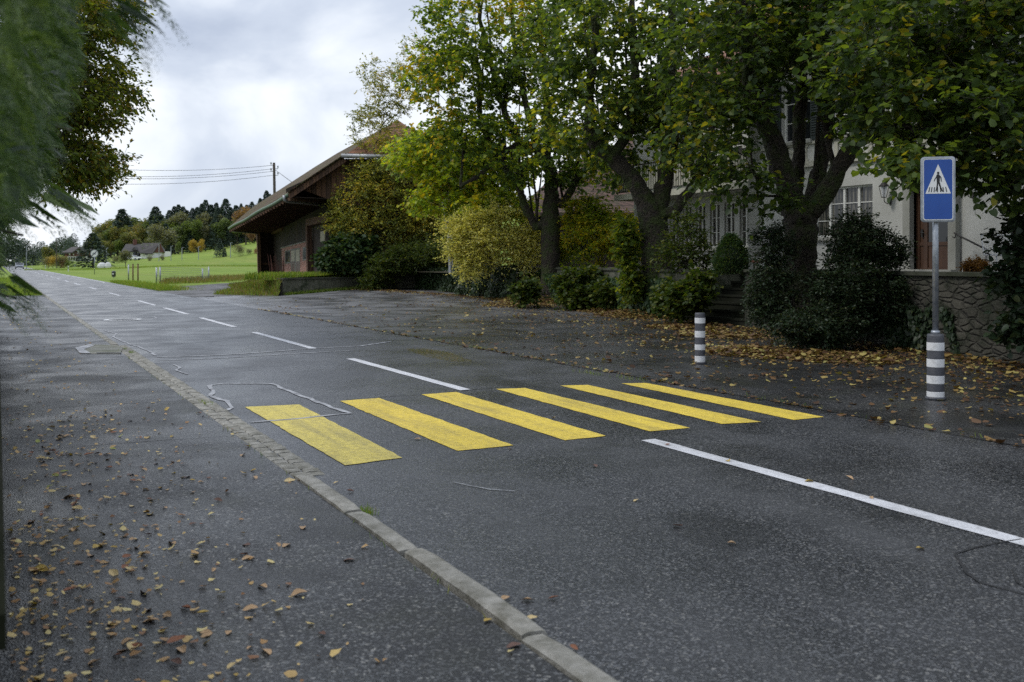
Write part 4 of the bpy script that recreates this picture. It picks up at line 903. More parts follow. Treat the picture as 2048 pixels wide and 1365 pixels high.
# courses of tile edges stepping along the verge
m = MB(bo)
for i in range(30):
    f = (i + .5) / 30; c = e0.lerp(hc, f) + Vector((0, 0, .04)); m.box(c, (.22, .5, .06), (hc - e0), (0, 0, 1))
m.build('verge_tiles', 'moss_tile', bn)
m = MB(bo); gpts = [e1.lerp(e0, i / 12) + Vector((0, 0, -.16 + .03 * math.sin(i * 1.1))) - Vector((CA, -SA, 0)) * .06 for i in range(13)]
m.tube(gpts, .095, 8); m.build('gutter', 'copper', bn, True)
m = MB(bo); m.tube([P(568, 391, 50.2), P(569, 400, 50.2), P(574, 403, 50.4), P(600, 405, 51.5), P(662, 412, 54)], .085, 8); m.build('downpipe', 'zinc', bn, True)
m = MB(bo); m.tube([P(462, 459, 72), P(464, 463, 72), P(515, 467, 73.6)], .07, 8); m.build('downpipe', 'zinc', bn, True)
# soffit of rafters and boards from gutter to wall
wt = [A1.lerp(A2, f) for f in (0, 1)]
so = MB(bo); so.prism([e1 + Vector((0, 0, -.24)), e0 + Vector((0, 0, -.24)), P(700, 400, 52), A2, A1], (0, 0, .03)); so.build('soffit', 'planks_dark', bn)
m = MB(bo)
for i in range(27):
    f = i / 26; m.beam(e1.lerp(e0, f) + Vector((0, 0, -.34)), A1.lerp(A2, f) + Vector((0, 0, -.10)), .12, .16)
m.build('rafters', 'planks', bn)
poly('eave_board', [e1 + Vector((0, 0, -.12)), e0 + Vector((0, 0, -.12)), e0 + Vector((0, 0, -.32)), e1 + Vector((0, 0, -.32))], 'planks', th=.05)
# brick lean-to front in the side wall
def bq(px, py, d=0):   # a point on the brick face, px from 563 (far) to 617 (near)
    f = (px - 563) / (617 - 563); Z = 1 / ((1 - f) / 69.6 + f / 58.9) - d; return P(px, py, Z)
def lin(px, y0, y1): f = (px - 563) / 54; return y0 + (y1 - y0) * f
m = MB(bo); m.prism([bq(563, 497), bq(617, 482), bq(617, 548), bq(564.5, 556)], bq(590, 500, -.5) - bq(590, 500)); m.build('brick_wall', 'brick', bn)
m = MB(bo); m.prism([bq(561, 495.6, .1), bq(618, 480, .1), bq(618, 482.3, .1), bq(561, 498, .1)], bq(590, 500, -.6) - bq(590, 500)); m.build('brick_coping', 'concrete', bn)
def bquad(name, x0, x1, ya, yb, ya2, yb2, mat, d, parent=None, th=.05):
    a = [bq(x0, ya, d), bq(x1, ya2, d), bq(x1, yb2, d), bq(x0, yb, d)]; m = MB(bo); m.prism(a, (bq(590, 500, -th) - bq(590, 500))); return m.build(name, mat, parent or bn)
for x0, x1, ya, yb, ya2, yb2 in ((571, 579.5, 504, 525.5, 502, 524.5), (606.5, 613, 497, 519, 495, 518)):
    w_ = bquad('window', x0 - 1.2, x1 + 1.2, ya - 1.8, yb + 1.3, ya2 - 1.8, yb2 + 1.3, 'concrete', .05); bquad('pane', x0, x1, ya, yb, ya2, yb2, 'glass_dark', .09, w_, .03); bquad('sill', x0 - 1.8, x1 + 1.8, yb + .8, yb + 2.6, yb2 + .6, yb2 + 2.4, 'concrete', .16, w_, .2)
for x0, x1 in ((582.5, 589.5), (591.5, 599)):
    d_ = bquad('door', x0 - .9, x1 + .9, lin(x0, 503, 492), lin(x0, 553, 547), lin(x1, 503, 492), lin(x1, 553, 547), 'concrete', .06)
    bquad('upper_panel', x0, x1, lin(x0, 506, 495), 524, lin(x1, 506, 495), 522, 'oldpaint', .10, d_, .03); bquad('lower_panel', x0, x1, 524.5, lin(x0, 552, 547), 522.5, lin(x1, 552, 547), 'oak', .10, d_, .03)
poly('pale_shutter', [P(643, 464, 54.5), P(652, 462, 54.2), P(652, 482, 54.2), P(643, 484, 54.5)], 'oldpaint', th=-.08)
poly('ramp_wall', [P(556, 560, 66), P(640, 546, 55), P(640, 556, 55), P(556, 562, 66)], 'concrete', th=.3)
# tiled outbuilding between barn and house
ob = thing('outbuilding', P(1190, 545, 62), 'low outbuilding with red tiled roof glimpsed between the first two lindens', 'building'); bo2 = ob.location
m = MB(bo2); m.prism([P(1040, 420, 58), P(1400, 420, 58), P(1400, 560, 58), P(1040, 560, 58)], Vector((SA, CA, 0)) * 8); m.build('wall', 'planks_dark', ob)
m = MB(bo2); r0 = [P(1030, 425, 57), P(1420, 425, 57), P(1370, 235, 64), P(1130, 330, 64)]; m.prism(r0, (0, 0, -.2)); m.prism([P(1130, 330, 64), P(1370, 235, 64), P(1400, 420, 74), P(1050, 420, 74)], (0, 0, -.2)); m.build('roof', 'dull_tile', ob)

# ============================================================ shrubs
def shrub(name, label, cat, base, blobs, npts, leaf, seed, mat, shape=OVAL, twigs=4, per=9, spray=.35, bark='bark_grey', stems=5, group=None, hollow=.25, tip=.005, droop=.2, sp=.25):
    g = np.random.default_rng(seed + 500); base = Vector(base); c = np.mean([b[0] for b in blobs], axis=0); limbs = []
    for i in range(stems):
        d = np.array([g.normal(0, sp), g.normal(0, sp), 0]); tgt = c + g.normal(0, .35, 3) * (np.array(blobs[0][1])); b0 = np.array(base) + d * .5
        limbs.append((None, 0, [(tuple(b0), .035), (tuple(b0 * .55 + tgt * .45 + g.normal(0, .06, 3)), .025), (tuple(b0 * .2 + tgt * .8), .015)]))
    return make_tree(name, base, label, cat, limbs, blobs, npts, leaf, seed, bark, mat, group, twigs, per, shape, tip, 6, spray, droop, 'branches', 'foliage', 0, None, hollow)
shrub('hedge_maple', 'tall small-leaved yellowing shrub in front of the barn gable', 'shrub', gz(745, 52, .8),
      [BL(755, 420, 51, 2.3, 2.2, 1.9, 2.2), BL(735, 360, 51, 1.1, 1.4, 1.0, .7), BL(800, 350, 51, 2.2, 2, 1.8, 1.8), BL(760, 270, 51, 1.4, 1.4, 1.3, .5), BL(790, 180, 51, 1.1, 1.0, 1.5, .5), BL(745, 160, 51, .7, .8, .9, .16), BL(840, 120, 51, 1.0, .9, 1.5, .3), BL(860, 420, 50.5, 1.8, 1.6, 1.7, 1.2), BL(695, 445, 51, 1.1, 1.1, .9, .6), BL(740, 230, 51, .9, .9, .5, .15)],
      1400, .12, 41, 'lf_small', twigs=4, per=8, spray=.6, stems=9, sp=1.0)
shrub('viburnum_bush', 'dark green broad-leaved bush against the barn wall', 'shrub', gz(700, 50, .8), [BL(695, 510, 49.5, 1.25, 1.2, .9, 2), BL(665, 520, 49.5, .7, .8, .6, .6), BL(725, 500, 49.5, .7, .8, .8, .7)],
      330, .17, 42, 'lf_dark', shape=HEART, twigs=4, per=8, spray=.4)
shrub('low_shrub', 'feathery green shrub spilling over the end of the mossy block wall', 'shrub', GT(760, 576), [BL(765, 540, 48.5, .8, .8, .65, 1), BL(820, 515, 49, 1.2, 1.2, .75, 1.4), BL(880, 505, 48, 1.0, 1, .7, 1), BL(745, 562, 48.2, .45, .45, .35, .5)],
      520, .10, 43, 'lf_feather', twigs=5, per=9, spray=.42)
shrub('golden_shrub', 'pale golden yellow shrub glowing above the ivy wall', 'shrub', gz(990, 41.5, 1.1), [BL(980, 485, 40, 1.5, 1.2, .95, 2), BL(935, 475, 40, .9, .8, .8, .8), BL(1035, 490, 40, .8, .8, .8, .8), BL(945, 535, 39.6, .5, .4, .45, .4), BL(1000, 430, 40, 1.5, .9, .45, .5), BL(1050, 520, 40, .6, .6, .5, .35), BL(910, 455, 40, .6, .6, .35, .3), BL(1065, 465, 40, .6, .5, .4, .3), BL(920, 510, 40, .5, .5, .3, .3)],
      560, .10, 44, 'lf_gold', twigs=5, per=9, spray=.62, stems=10, hollow=.1, droop=.1)
shrub('garden_shrub', 'ochre and green shrub between the first two lindens', 'shrub', gz(1200, 40, 1.1), [BL(1205, 470, 39, 1.5, 1.2, 1.2, 2), BL(1170, 430, 39, .9, .9, .7, .8), BL(1250, 480, 38, .7, .8, 1.1, .9), BL(1140, 500, 40, .8, .8, .8, .6)],
      520, .12, 45, 'lf_ochre', twigs=4, per=8, spray=.45)
shrub('undergrowth', 'dark leafy undergrowth around the foot of the furthest linden', 'shrub', GT(1150, 600), [BL(1170, 570, 33.6, .95, .6, .5, 1.3), BL(1225, 590, 32.5, .6, .6, .35, .8), BL(1055, 582, 34.2, .45, .4, .35, .5), BL(1150, 600, 33, .5, .4, .15, .4)],
      380, .12, 46, 'lf_feather', shape=HEART, twigs=4, per=7, spray=.4)
shrub('linden_suckers', 'bright green leaf suckers hugging the trunk of the leaning linden', 'shrub', GT(1290, 628), [BL(1262, 560, ZB - .2, .28, .3, .75, 1), BL(1252, 480, ZB - .2, .28, .3, .7, .8)],
      170, .11, 47, 'lf_sucker', shape=HEART, twigs=3, per=6, spray=.3)
shrub('leafy_shrub', 'green leafy shrub right of the leaning linden at the terrace wall', 'shrub', GT(1390, 640), [BL(1370, 595, 25.5, .5, .5, .35, 1), BL(1395, 575, 25.8, .3, .4, .35, .4), BL(1345, 600, 26, .4, .4, .35, .5)],
      240, .12, 48, 'lf_feather', shape=HEART, twigs=4, per=7, spray=.3)
shrub('slender_shrub', 'slender upright shrub with sparse leaves in front of the balcony', 'shrub', gz(1370, 27.5, 1.3), [BL(1375, 480, 27.5, .5, .5, .85, 1), BL(1400, 520, 27.5, .4, .4, .5, .5), BL(1340, 510, 28, .5, .5, .5, .5)],
      170, .10, 49, 'lf_feather', twigs=3, per=7, spray=.35, stems=4)
shrub('yew_shrub', 'large dark green yew-like shrub below the forked linden', 'shrub', P(1640, 690, 18.6).to_2d().to_3d(), [BL(1545, 595, 19.2, .42, .5, .62, 1.2), BL(1690, 590, 18.5, .62, .6, .7, 2), BL(1755, 600, 18.6, .5, .6, .62, 1.1), BL(1712, 490, 18.9, .55, .5, .6, 1.2), BL(1640, 655, 17.9, .95, .4, .30, 1.3), BL(1548, 500, 19.4, .35, .35, .45, .5), BL(1770, 510, 18.8, .35, .35, .35, .4), BL(1590, 540, 20.9, .3, .3, .6, .2)],
      1150, .062, 50, 'lf_yew', twigs=5, per=10, spray=.26, stems=12, bark='bark', hollow=.1)
shrub('hazel_bush', 'dark bush cut off by the right edge beside the terrace wall', 'shrub', gz(2075, 15.2, 0), [BL(2055, 560, 15, .45, .4, .55, 1), BL(2065, 470, 15, .5, .4, .35, .8), BL(2060, 650, 15, .4, .4, .3, .6)],
      180, .12, 51, 'lf_yew', shape=HEART, twigs=3, per=6, spray=.3)
shrub('rusty_ball_shrub', 'small round rust coloured shrub on the terrace beside the chair', 'shrub', gz(1950, 20.3, 1.3), [BL(1950, 534, 20.3, .24, .22, .13, 1)], 90, .05, 52, 'lf_rust', twigs=4, per=8, spray=.1, stems=5, sp=.05)
# clipped cone
def cone():
    g = np.random.default_rng(5); b = gz(1462, 24.6, 1.3); r = thing('clipped_evergreen', b, 'clipped dark evergreen egg-shaped bush on the terrace under the wing windows', 'shrub')
    n = 5200; a = g.random(n) * 2 * np.pi; f = g.random(n); rad = .36 * np.sin(np.clip(.25 + f * .76, 0, 1) * np.pi) ** .7 * (1 - .35 * f) * (1 - .25 * g.random(n) ** 3) * 1.15; z = f * .95
    pos = np.stack([b.x + rad * np.cos(a), b.y + rad * np.sin(a), b.z + z], 1); d = np.stack([np.cos(a), np.sin(a), .5 + 0 * a], 1) + g.normal(0, .4, (n, 3)); nr = g.normal(0, 1, (n, 3)); pos += d * (np.abs(g.normal(0, .035, n)) + .03 * np.sin(a * 5 + z * 9))[:, None]
    leaf_obj('foliage', pos, d, nr, .06, OVAL, 'lf_dark', r, b); m = MB(b); m.lathe(b, [(.06, 0), (.28, .12), (.33, .4), (.22, .7), (.03, .9)], 12); m.build('core', 'lf_yew', r)
cone()
# ivy sheets
def ivy(name, label, a, b, h, seed, n, th=.2, hang=.1, size=.1, z0=0, mat='lf_ivy', back=.0):
    g = np.random.default_rng(seed); a = Vector(a); b = Vector(b); d = (b - a); d.z = 0; dn_ = Vector((d.y, -d.x, 0)).normalized()
    if dn_.dot(Vector((-SA, -CA, 0))) < 0: dn_ = -dn_
    f = g.random(n); top = g.random(n) < .28
    hh = h * (1 + .08 * np.sin(f * 17) + .05 * np.sin(f * 41)); z = np.where(top, hh, g.random(n) * hh); off = th * (1 + .5 * np.sin(f * 23 + z * 3)) * g.uniform(.5, 1.2, n)
    off = np.where(top, g.uniform(-.35, th, n), off)
    pos = np.stack([a.x + d.x * f + dn_.x * off, a.y + d.y * f + dn_.y * off, a.z * (1 - f) + b.z * f + z0 + z], 1)
    nr = np.array(dn_)[None] * 1.0 + np.array([0, 0, .5])[None] + g.normal(0, .35, (n, 3)); dr_ = np.array([0, 0, -1.])[None] + g.normal(0, .5, (n, 3))
    r = thing(name, a, label, 'ivy'); leaf_obj('foliage', pos, dr_, nr, size * g.uniform(.7, 1.3, n), HEART, mat, r, a)
ivy('wall_ivy', 'dense dark ivy draped over the concrete wall below the golden shrub', GT(1030, 598), GT(832, 577), 1.15, 61, 9000, .22)
ivy('ivy_mound', 'bushy ivy mound at the near end of the ivy wall', GT(1045, 600), GT(930, 590), 1.3, 62, 4200, .5)
ivy('terrace_ivy', 'dark ivy and creepers covering the terrace wall behind the two middle lindens', (wall_u(36) - .25, 36, 0), (wall_u(22.6) - .25, 22.6, 0), 1.12, 64, 9000, .3, size=.12, mat='lf_dark')
ivy('creeping_ivy', 'dark ivy creeping over the rubble wall behind the sign post', P(1790, 690, 18.5).to_2d().to_3d(), P(2048, 720, 16.3).to_2d().to_3d(), .78, 63, 4600, .18, size=.085, mat='lf_yew')
# small plants
def corn():
    b = P(658, 563, 49.5); b.z = .82; r = thing('maize_plant', b, 'single bright green maize plant on the mossy block wall', 'plant'); m = MB(b); m.tube([b, b + Vector((.02, 0, .5)), b + Vector((0, 0, 1.0))], [.03, .025, .015], 6); m.build('stalk', 'blade', r)
    m = MB(b)
    for i in range(8):
        a = i * 2.4; z = .25 + i * .1; pts = [b + Vector((math.cos(a) * q * .5, math.sin(a) * q * .5, z + .45 * math.sin(q * 2.4) )) for q in (0, .3, .6, .9, 1.1)]; s = Vector((-math.sin(a), math.cos(a), 0)); V = []
        for k, p in enumerate(pts): w_ = (.03, .05, .045, .03, .004)[k]; V += [p + s * w_, p - s * w_]
        m.add(V, [(2 * k, 2 * k + 1, 2 * k + 3, 2 * k + 2) for k in range(4)])
    m.build('leaf_blades', 'blade', r)
corn()
def stalks():
    g = np.random.default_rng(3); b = P(553, 560, 66); b.z = .5; r = thing('dry_stalks', b, 'bundle of dry reddish plant stalks left of the brick wall', 'plant'); m = MB(b)
    for i in range(22):
        q = b + Vector((CA, -SA, 0)) * g.uniform(-.45, .5); m.tube([q, q + Vector((g.normal(0, .08), 0, g.uniform(.7, 1.9)))], [.022, .010], 4)
    m.build('stems', 'red_wood', r)
stalks()

# ============================================================ grass tufts and litter
def blades(name, pts, hgt, mat, seed, kind='stuff', spread=.3):
    g = np.random.default_rng(seed); n = len(pts); d = g.normal(0, spread, (n, 3)); d[:, 2] = 1; nr = g.normal(0, 1, (n, 3)); nr[:, 2] = 0
    sh = np.array([(0, .05, 0), (.55, .045, .06), (1, 0, .22), (0, -.05, 0)])
    V, Fq = leaves(np.asarray(pts), d, nr, hgt * g.uniform(.4, 1.2, n), sh); return tag(mesh_obj(name, V, Fq, mat), kind=kind)
g = np.random.default_rng(71)
def scatter_pix(poly_px, n, zf=None):
    xs = [q[0] for q in poly_px]; ys = [q[1] for q in poly_px]; out = []
    pts = [GT(*q) for q in poly_px]; us_ = [p.x for p in pts]; vs_ = [p.y for p in pts]; k = len(pts)
    while len(out) < n:
        u_ = g.uniform(min(us_), max(us_)); v_ = g.uniform(min(vs_), max(vs_)); ins = False; j = k - 1
        for i in range(k):
            if (vs_[i] > v_) != (vs_[j] > v_) and u_ < (us_[j] - us_[i]) * (v_ - vs_[i]) / (vs_[j] - vs_[i]) + us_[i]: ins = not ins
            j = i
        if ins: out.append((u_, v_, float(T(u_, v_)) + (zf(u_, v_) if zf else 0)))
    return np.array(out)
# mound of rough grass at the barn turn-off
gp = []
for k in range(9000):
    f_ = YF[int(g.choice([3, 4, 5, 6, 7, 6, 7]))]; a, b, c = (YV[q] for q in f_[:3]); x, y = g.random(), g.random()
    if x + y > 1: x, y = 1 - x, 1 - y
    q = a + (b - a) * x + (c - a) * y; gp.append(tuple(q))
gp = np.array(gp)
blades('verge_grass', gp[::2], .26, 'drygrass', 72); blades('bank_grass', gp[1::2], .24, 'blade', 172)
vp = []
n = 16000; vv = 40 + 45 * g.random(n); uu = U1 + .05 + np.abs(g.normal(0, .9, n)); k = vv > 58 ; vp = np.stack([uu, vv, T(uu, vv)], 1)[k]; blades('roadside_grass', vp, .22, 'blade', 73)
gp = scatter_pix([(318, 571), (420, 566), (520, 559), (520, 553), (430, 556), (330, 562)], 9000); blades('field_edge_growth', gp[::3], .42, 'drygrass', 74); blades('field_edge_grass', gp[1::2], .2, 'blade', 174)
gp = []
for i in range(7000):
    f = g.random(); q = E4.lerp(E3, f) + dn * g.uniform(.15, 2.8); gp.append((q.x, q.y, .77))
blades('wall_top_grass', np.array(gp), .36, 'blade', 75)
gp = []
for i in range(2600): f = g.random(); q = E4.lerp(E3, f) - dn * g.uniform(.18, .5); gp.append((q.x, q.y, float(T(q.x, q.y))))
blades('wall_foot_grass', np.array(gp), .16, 'blade', 76)
n = 22000; uu = g.uniform(-2.5, U0 - .2, n); vv = 52 + 60 * g.random(n) ** 1.3; blades('left_verge_grass', np.stack([uu, vv, 0 * uu], 1), .16, 'blade', 77)
gp = []
for (px, py, s_) in ((735, 1028, .05), (245, 700, .10), (262, 707, .08), (412, 808, .10), (955, 697, .15), (1265, 760, .2), (1180, 748, .2)):
    c = G(px, py); 
    for i in range(60): gp.append((c.x + g.normal(0, .25 * s_ + .01), c.y + g.normal(0, s_), .0))
for i in range(260): v_ = g.uniform(6, 30); gp.append((U1 + .05 + g.normal(0, .03), v_, 0))
for i in range(160): v_ = g.uniform(3, 40); gp.append((U0 - .175 + g.normal(0, .008), v_, .02))
blades('crack_weeds', np.array(gp), .05, 'blade', 78)
# moss patch on the road edge
mm_ = scatter_pix([(812, 699), (850, 698), (900, 706), (945, 724), (905, 725), (850, 714)], 3500); blades('moss_patch', mm_, .028, 'drygrass', 79, spread=.8)
# field crest strip: longer grass along the ridge in the meadow
cp = []
for t_ in np.linspace(-.49, -.25, 5200):
    Z = 203 + g.normal(0, 2.0); X = t_ * Z; cp.append((X * CA + Z * SA, -X * SA + Z * CA, 0))
cp = np.array(cp); cp[:, 2] = T(cp[:, 0], cp[:, 1]) - .05; blades('meadow_ridge_grass', cp, .38, 'blade', 80)
def litter(name, pts, size, seed, lift=.012, mat='lf_litter'):
    g_ = np.random.default_rng(seed); n = len(pts); a = g_.random(n) * 2 * np.pi; d = np.stack([np.cos(a), np.sin(a), g_.normal(0, .15, n)], 1); nr = g_.normal(0, .3, (n, 3)); nr[:, 2] = 1
    p = np.array(pts); p[:, 2] += lift; V, Fq = leaves(p, d, nr, size * (.35 + 1.0 * g_.random(n) ** 1.5), CURL); return tag(mesh_obj(name, V, Fq, mat), kind='stuff')
lp = []
def wdist(u, v): return wall_u(v) - u
while len(lp) < 9500:
    v_ = g.uniform(2, 46); u_ = g.uniform(U1, wall_u(v_) - .3); dd_ = wdist(u_, v_)
    pr = .07 + .9 * math.exp(-dd_ / 2.6)
    for tr_ in (A0, B0, C0, D0): pr += .9 * math.exp(-((u_ - tr_.x) ** 2 + (v_ - tr_.y) ** 2) / 9)
    pr *= .35 + .65 * (math.sin(u_ * 1.9 + v_ * .7) * math.sin(v_ * 1.3 - u_ * .5) * .5 + .5)
    if v_ > 36: pr *= .5
    if g.random() < pr * .8: lp.append((u_, v_, float(T(u_, v_))))
for i in range(500):
    v_ = g.uniform(3, 34); lp.append((U1 + g.normal(0, .05), v_, 0))
litter('leaf_litter', lp, .080, 81)
hp = []     # deep drifts against wall and trunks
for (c, r_, n_, hh) in ((A0, 1.7, 2600, .25), (B0, 1.4, 2200, .22), (GT(1250, 622), 1.2, 1300, .12), (GT(1400, 655), .9, 900, .06), (P(1560, 700, 17.7), .9, 1200, .10), (P(1700, 715, 17.0), 1.0, 1300, .08), (P(1480, 668, 22), .9, 1000, .05), (GT(1060, 612), 1.2, 1300, .14)):
    for i in range(n_):
        a = g.random() * 6.283; q = r_ * math.sqrt(g.random()); x = c.x - .5 + q * math.cos(a); y = c.y + q * math.sin(a) * 1.3
        hp.append((x, y, float(T(x, y)) + hh * (1 - (q / r_) ** 2) * g.random()))
n = 2600
for i in range(n): v_ = g.uniform(4, 36); hp.append((wall_u(v_) - .3 - abs(g.normal(0, .35)), v_, float(T(wall_u(v_), v_)) + .04 * g.random()))
for i in range(1500):
    f = g.random(); q = E0.lerp(E3, f); hp.append((q.x - abs(g.normal(0, .6)) - .2, q.y - abs(g.normal(0, .8)) - .2, float(T(q.x, q.y))))
litter('leaf_drift', hp, .095, 82)
pp_ = []
for i in range(620): v_ = 8 + g.random() ** 1.3 * 40; pp_.append((min(.12 + abs(g.normal(0, .75)), 1.9), v_, .03))
for i in range(420): v_ = 3 + g.random() ** .9 * 9; pp_.append((min(.06 + abs(g.normal(0, .8)), 1.95), v_, .03))
for i in range(650): v_ = 2.2 + g.random() * 4.5; pp_.append((min(.05 + abs(g.normal(0, .45)), 1.9), v_, .03))
litter('pavement_litter', pp_, .040, 83, .006, 'lf_litter_pale')
# individual fallen leaves near the camera
cols = {'tan': (.46, .30, .16), 'rust brown': (.26, .10, .045), 'ochre yellow': (.46, .32, .07), 'pale yellow': (.60, .46, .22), 'dark brown': (.13, .065, .045), 'yellow green': (.27, .30, .05)}
variants = []
for ci, (cn, c) in enumerate(cols.items()):
    mt = pm('fallen leaf ' + cn, c, tuple(x * .6 for x in c), 25, .6, .5, 90, .003)
    for k in range(2):
        g_ = np.random.default_rng(90 + ci * 3 + k); rows = 7; V = []; Fc = []; cu = g_.uniform(.25, 1.3) * g_.choice([-1, 1]); cl = g_.uniform(.3, 1.4); wd = g_.uniform(.26, .38)
        for i in range(rows):
            f = i / (rows - 1); w_ = wd * math.sin(math.pi * min(1, f * .92 + .07)) ** .75
            for j in range(-2, 3):
                y = w_ * j / 2; z = abs(y) ** 1.5 * cl + .10 * cu * (f - .5) ** 2 * 2 + .12 * (1 if cu > 0 else 0) * f * f + g_.normal(0, .012); V.append((f - .5, y + g_.normal(0, .008), max(0.0, z)))
        for i in range(rows - 1):
            for j in range(4): q = i * 5 + j; Fc.append((q, q + 5, q + 6, q + 1))
        k0 = len(V); V += [(-.5, .008, 0), (-.72, .008, .03), (-.72, -.008, .03), (-.5, -.008, 0)]; Fc.append((k0, k0 + 1, k0 + 2, k0 + 3))
        me = bpy.data.meshes.new('fallen_leaf'); me.from_pydata(V, [], Fc); me.materials.append(mt); me.polygons.foreach_set('use_smooth', [True] * len(Fc)); variants.append((cn, me))
wts = np.array([.28, .28, .10, .10, .10, .10, .12, .12, .07, .07, .05, .05]) ; wts = wts / wts.sum()
cnt = 0
def put_leaf(u_, v_, z_, s, i, where):
    global cnt
    cn, me = variants[i]; o = bpy.data.objects.new('fallen_leaf', me); COL.objects.link(o); o.location = (u_, v_, z_); o.rotation_euler = (g.normal(0, .18), g.normal(0, .18), g.random() * 6.28); o.scale = (s, s, s)
    tag(o, f'{cn} fallen leaf lying on the {where}', 'leaf', f'{cn} fallen leaves on the {where}'); cnt += 1
while cnt < 262:
    v_ = 2.4 + g.random() ** 1.25 * 9; u_ = min(.10 + abs(g.normal(0, .62)) + .25 * g.random(), 1.9) if g.random() < .75 else g.uniform(.1, 1.9)
    put_leaf(u_, v_, .034, g.uniform(.03, .068) * (1 if g.random() < .85 else 1.35), int(g.choice(12, p=wts)), 'wet pavement')
for px, py in ((1463, 1089), (1742, 998), (1055, 1203), (1148, 1300), (1010, 1200), (1107, 1200), (1272, 1003), (1840, 1100), (1190, 935), (672, 967), (1355, 1055), (700, 985), (1060, 1240), (1335, 892), (1456, 924), (1618, 965), (1700, 958), (1020, 900), (1107, 838), (835, 880)):
    p = G(px, py); put_leaf(p.x, p.y, .008, g.uniform(.04, .065), int(g.choice(12, p=wts)), 'road asphalt')

# ============================================================ sign post and bollards
def band_bollard(base, r, h, parent, bands, org):
    """bands: (z0, z1, 'w' or 'd')"""
    core = MB(org); core.lathe(base, [(r * 1.22, .0), (r * 1.22, .03), (r * 1.02, .035), (r * 1.0, .05), (r, h - .03), (r * .96, h - .008), (r * .85, h)], 28); core.build('post', 'charcoal', parent, True)
    for z0, z1 in bands:
        b = MB(org); b.lathe(base, [(r + .001, z0), (r + .0025, z0 + .002), (r + .0025, z1 - .002), (r + .001, z1)], 28); b.build('white_band', 'bwhite', parent)
p = G(1400, 728); bd = thing('bollard', p, 'free-standing bollard with white bands and scuffed dark top', 'bollard'); hb = (728 - 626) / F * XZ(p.x, p.y)[1]
band_bollard(p, .080, hb, bd, [((728 - a) / F * XZ(p.x, p.y)[1], (728 - b) / F * XZ(p.x, p.y)[1]) for a, b in ((647, 636), (675, 662), (700, 689), (724, 712))], p)
p = G(1871, 799); Zs = XZ(p.x, p.y)[1]; k = Zs / F; sp = thing('crossing_sign', p, 'blue pedestrian crossing sign on a steel pole rising from a banded bollard', 'road sign'); so_ = p
band_bollard(p, 16.2 * k, 131 * k, sp, [((799 - a) * k, (799 - b) * k) for a, b in ((701, 685), (734, 718), (767, 751), (798, 783))], p)
m = MB(p); m.lathe(p + Vector((0, 0, 131 * k - .01)), [(.05, 0), (.052, .03), (.046, .05)], 20); m.tube([p + Vector((0, 0, 130 * k)), p + Vector((0.0, 0, 470 * k))], 5.9 * k, 16); m.build('pole', 'galv', sp, True)
# sign face plane: turned so its left edge is nearer
ca_ = R(-27.33 - 14); SX = Vector((math.cos(ca_), math.sin(ca_), 0)); SN = Vector((SX.y, -SX.x, 0)); SC_ = p + Vector((0, 0, (799 - 380) * k)) + SN * .05 + Vector((CA, -SA, 0)) * (3 * k)
if SN.dot(Vector((SA, CA, 0))) > 0: SN = -SN; SC_ = p + Vector((0, 0, (799 - 380) * k)) + SN * .05 + Vector((CA, -SA, 0)) * (3 * k)
sw, sh_ = .530 / 2 * 1.0, .835 / 2
sw = 31 * k / math.cos(R(14)); sh_ = 65 * k
def sgn(a, b, c): return SC_ + SX * a + Vector((0, 0, b)) + SN * c
def rrect(w_, h_, r_, off, n=6):
    out = []
    for cx, cy, a0 in ((w_ - r_, h_ - r_, 0), (-w_ + r_, h_ - r_, 90), (-w_ + r_, -h_ + r_, 180), (w_ - r_, -h_ + r_, 270)):
        for i in range(n + 1): a = R(a0 + 90 * i / n); out.append(sgn(cx + r_ * math.cos(a), cy + r_ * math.sin(a), off))
    return out
m = MB(so_); m.prism(rrect(sw, sh_, .04, -.02), SN * .038); ring = rrect(sw, sh_, .04, .02); ring2 = rrect(sw - .022, sh_ - .022, .03, .024); n = len(ring)
m.add(ring + ring2, [(i, (i + 1) % n, (i + 1) % n + n, i + n) for i in range(n)]); m.build('sign_frame', 'galv', sp, True)
m = MB(so_); m.add(rrect(sw - .022, sh_ - .022, .03, .0205), [tuple(range(n))]); m.build('white_border', 'signwhite', sp)
m = MB(so_); m.add(rrect(sw - .033, sh_ - .033, .022, .0225), [tuple(range(n))]); m.build('blue_panel', 'blue', sp)
m = MB(so_); ty0, ty1 = sh_ * (1 - 2 * (404 - 80) / 690.), 0
H2 = 2 * sh_; top = sh_ - H2 * .115; bot = sh_ - H2 * .565; hw = sw * .74
m.add([sgn(-hw, bot, .0245), sgn(hw, bot, .0245), sgn(0, top, .0245)], [(0, 1, 2)]); m.build('triangle', 'signwhite', sp)
fg = MB(so_); L_ = top - bot
def fp(a, b): return sgn(a * L_, bot + b * L_, .0262)
def blob(pts): fg.add([fp(*q) for q in pts], [tuple(range(len(pts)))])
blob([(.038 * math.cos(a), .70 + .045 * math.sin(a)) for a in np.linspace(0, 6.283, 15)[:-1]])
blob([(-.035, .65), (-.06, .62), (-.04, .36), (.05, .36), (.055, .52), (.045, .63), (.02, .655)][::-1])
blob([(-.035, .63), (-.115, .50), (-.14, .42), (-.12, .41), (-.09, .49), (-.03, .57)])
blob([(.04, .63), (.10, .56), (.115, .40), (.095, .40), (.075, .53), (.04, .57)][::-1])
blob([(-.04, .37), (-.055, .22), (-.09, .08), (-.055, .07), (-.012, .22), (.01, .37)])
blob([(-.0, .37), (.045, .22), (.12, .06), (.155, .07), (.09, .24), (.055, .37)])
